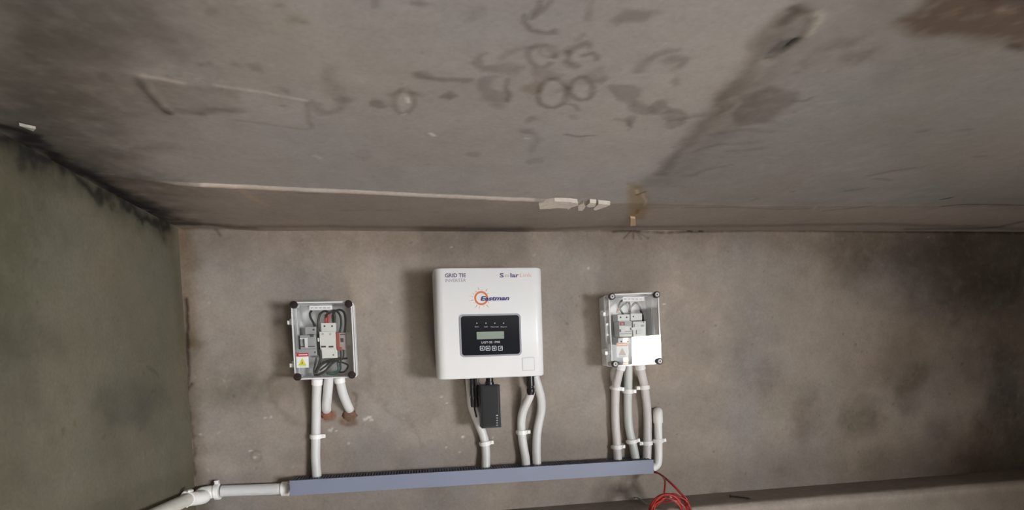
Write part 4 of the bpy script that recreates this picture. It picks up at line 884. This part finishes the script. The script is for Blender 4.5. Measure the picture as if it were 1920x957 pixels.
# ------------------------------------------------------------------ red cable coil below the duct end
def zr(*p): return [(1180+q[0]/11, 870+q[1]/11, q[2]) for q in p]
def coil(label, pts, turns, cpx, cpy, rx, ry, off, seed, r=.0027):
    rng = random.Random(seed); P = [W(*q) for q in pts]; c = W(cpx, cpy, off); k = W(cpx+10, cpy, off).x-c.x; sc_ = k/10
    ph0 = math.atan2(-(P[-1].z-c.z)/ry/sc_, (P[-1].x-c.x)/rx/sc_)
    for i in range(1, turns*14):
        a = ph0+2*math.pi*i/14; w1, w2 = rng.uniform(-2.2, 2.2), rng.uniform(-1.2, 1.2); g = 1+.05*math.sin(i*.37+seed)
        P.append(Vector((c.x+(rx*g+w1)*sc_*math.cos(a), -off-.006*math.sin(i*.6+seed)-rng.uniform(0, .007), c.z-(ry*g+w1)*sc_*math.sin(a))))
    return tag(link('red_cable', *tube(P, r, 10, n=5), 'red_wire', smooth=True), label, 'cable', 'coiled red cables under the duct')
coil('red cable sweeping right out of the duct end into the coil', zr((490, 150, .03), (560, 175, .04), (650, 225, .07), (800, 345, .11), (950, 490, .14), (1090, 640, .155), (1200, 760, .16)), 3, 1256, 975, 38, 42, .150, 3)
coil('red cable dropping straight down from the duct end into the coil', zr((490, 175, .025), (580, 195, .035), (680, 250, .07), (728, 330, .11), (738, 430, .14), (728, 560, .15), (722, 680, .155), (735, 800, .16)), 3, 1249, 978, 30, 44, .175, 8)
coil('innermost red cable of the hanging coil', zr((490, 160, .02), (570, 185, .03), (670, 245, .065), (760, 320, .10), (900, 450, .14), (1040, 600, .152), (1150, 740, .158)), 2, 1252, 982, 36, 50, .200, 5)
v, f_ = pbox(1256, 931, 1268, 933.8, .168, .170); tag(link('cable_tag', v, f_, 'sticker_white'), 'small white tag on the hanging red cable coil', 'tag')
P_ = [W(1194, 934, .004), W(1199, 936, .02), W(1207, 942, .05), W(1214, 947, .06)]
tag(link('wire_scrap', *tube(P_, .0022, 8), 'module_grey', smooth=True), 'short grey wire scrap on the ledge left of the red coil', 'wire scrap')
# nail lying on the ledge and small things at the ceiling line
p = W(1397, 938, .12); tag(link('nail', *join(cyl((p.x-.012, -.06, ZL+.004), (.75, -.62, .0), .0022, .055, 8), cyl((p.x-.012, -.06, ZL+.004), (-.75, .62, 0), .0048, .002, 10), cyl((p.x+.022, -.095, ZL+.002), (-.2, -.8, .25), .0014, .03, 6)), 'nail_dark', smooth=True), 'dark bent nail lying on the wall ledge', 'nail')
pl_ = [CE(1181, 420), CE(1192, 419), CE(1191, 408), CE(1182, 407)]
V = [(q.x, q.y, ZTOP-.004-.003*(i in (0, 1))) for i, q in enumerate(pl_)]; V = V+[(q.x, q.y, ZTOP+.01) for q in pl_]
tag(link('wooden_plug', V, [(0, 1, 2, 3), (7, 6, 5, 4)]+[(i, i+4, (i+1) % 4+4, (i+1) % 4) for i in range(4)], 'wood_plug', bevel=.0015), 'pale wooden plug in the ceiling joint above the right box', 'plug')
p = W(404, 420, .012); tag(link('wall_peg', *join(cyl((p.x, -.001, p.z-.004), (.1, -1, .25), .0045, .022, 10), cyl((p.x+.002, -.022, p.z+.001), (0, -.3, 1), .0036, .010, 8)), 'pvc_dirty', smooth=True), 'small pale peg in the joint near the upper left corner', 'peg')
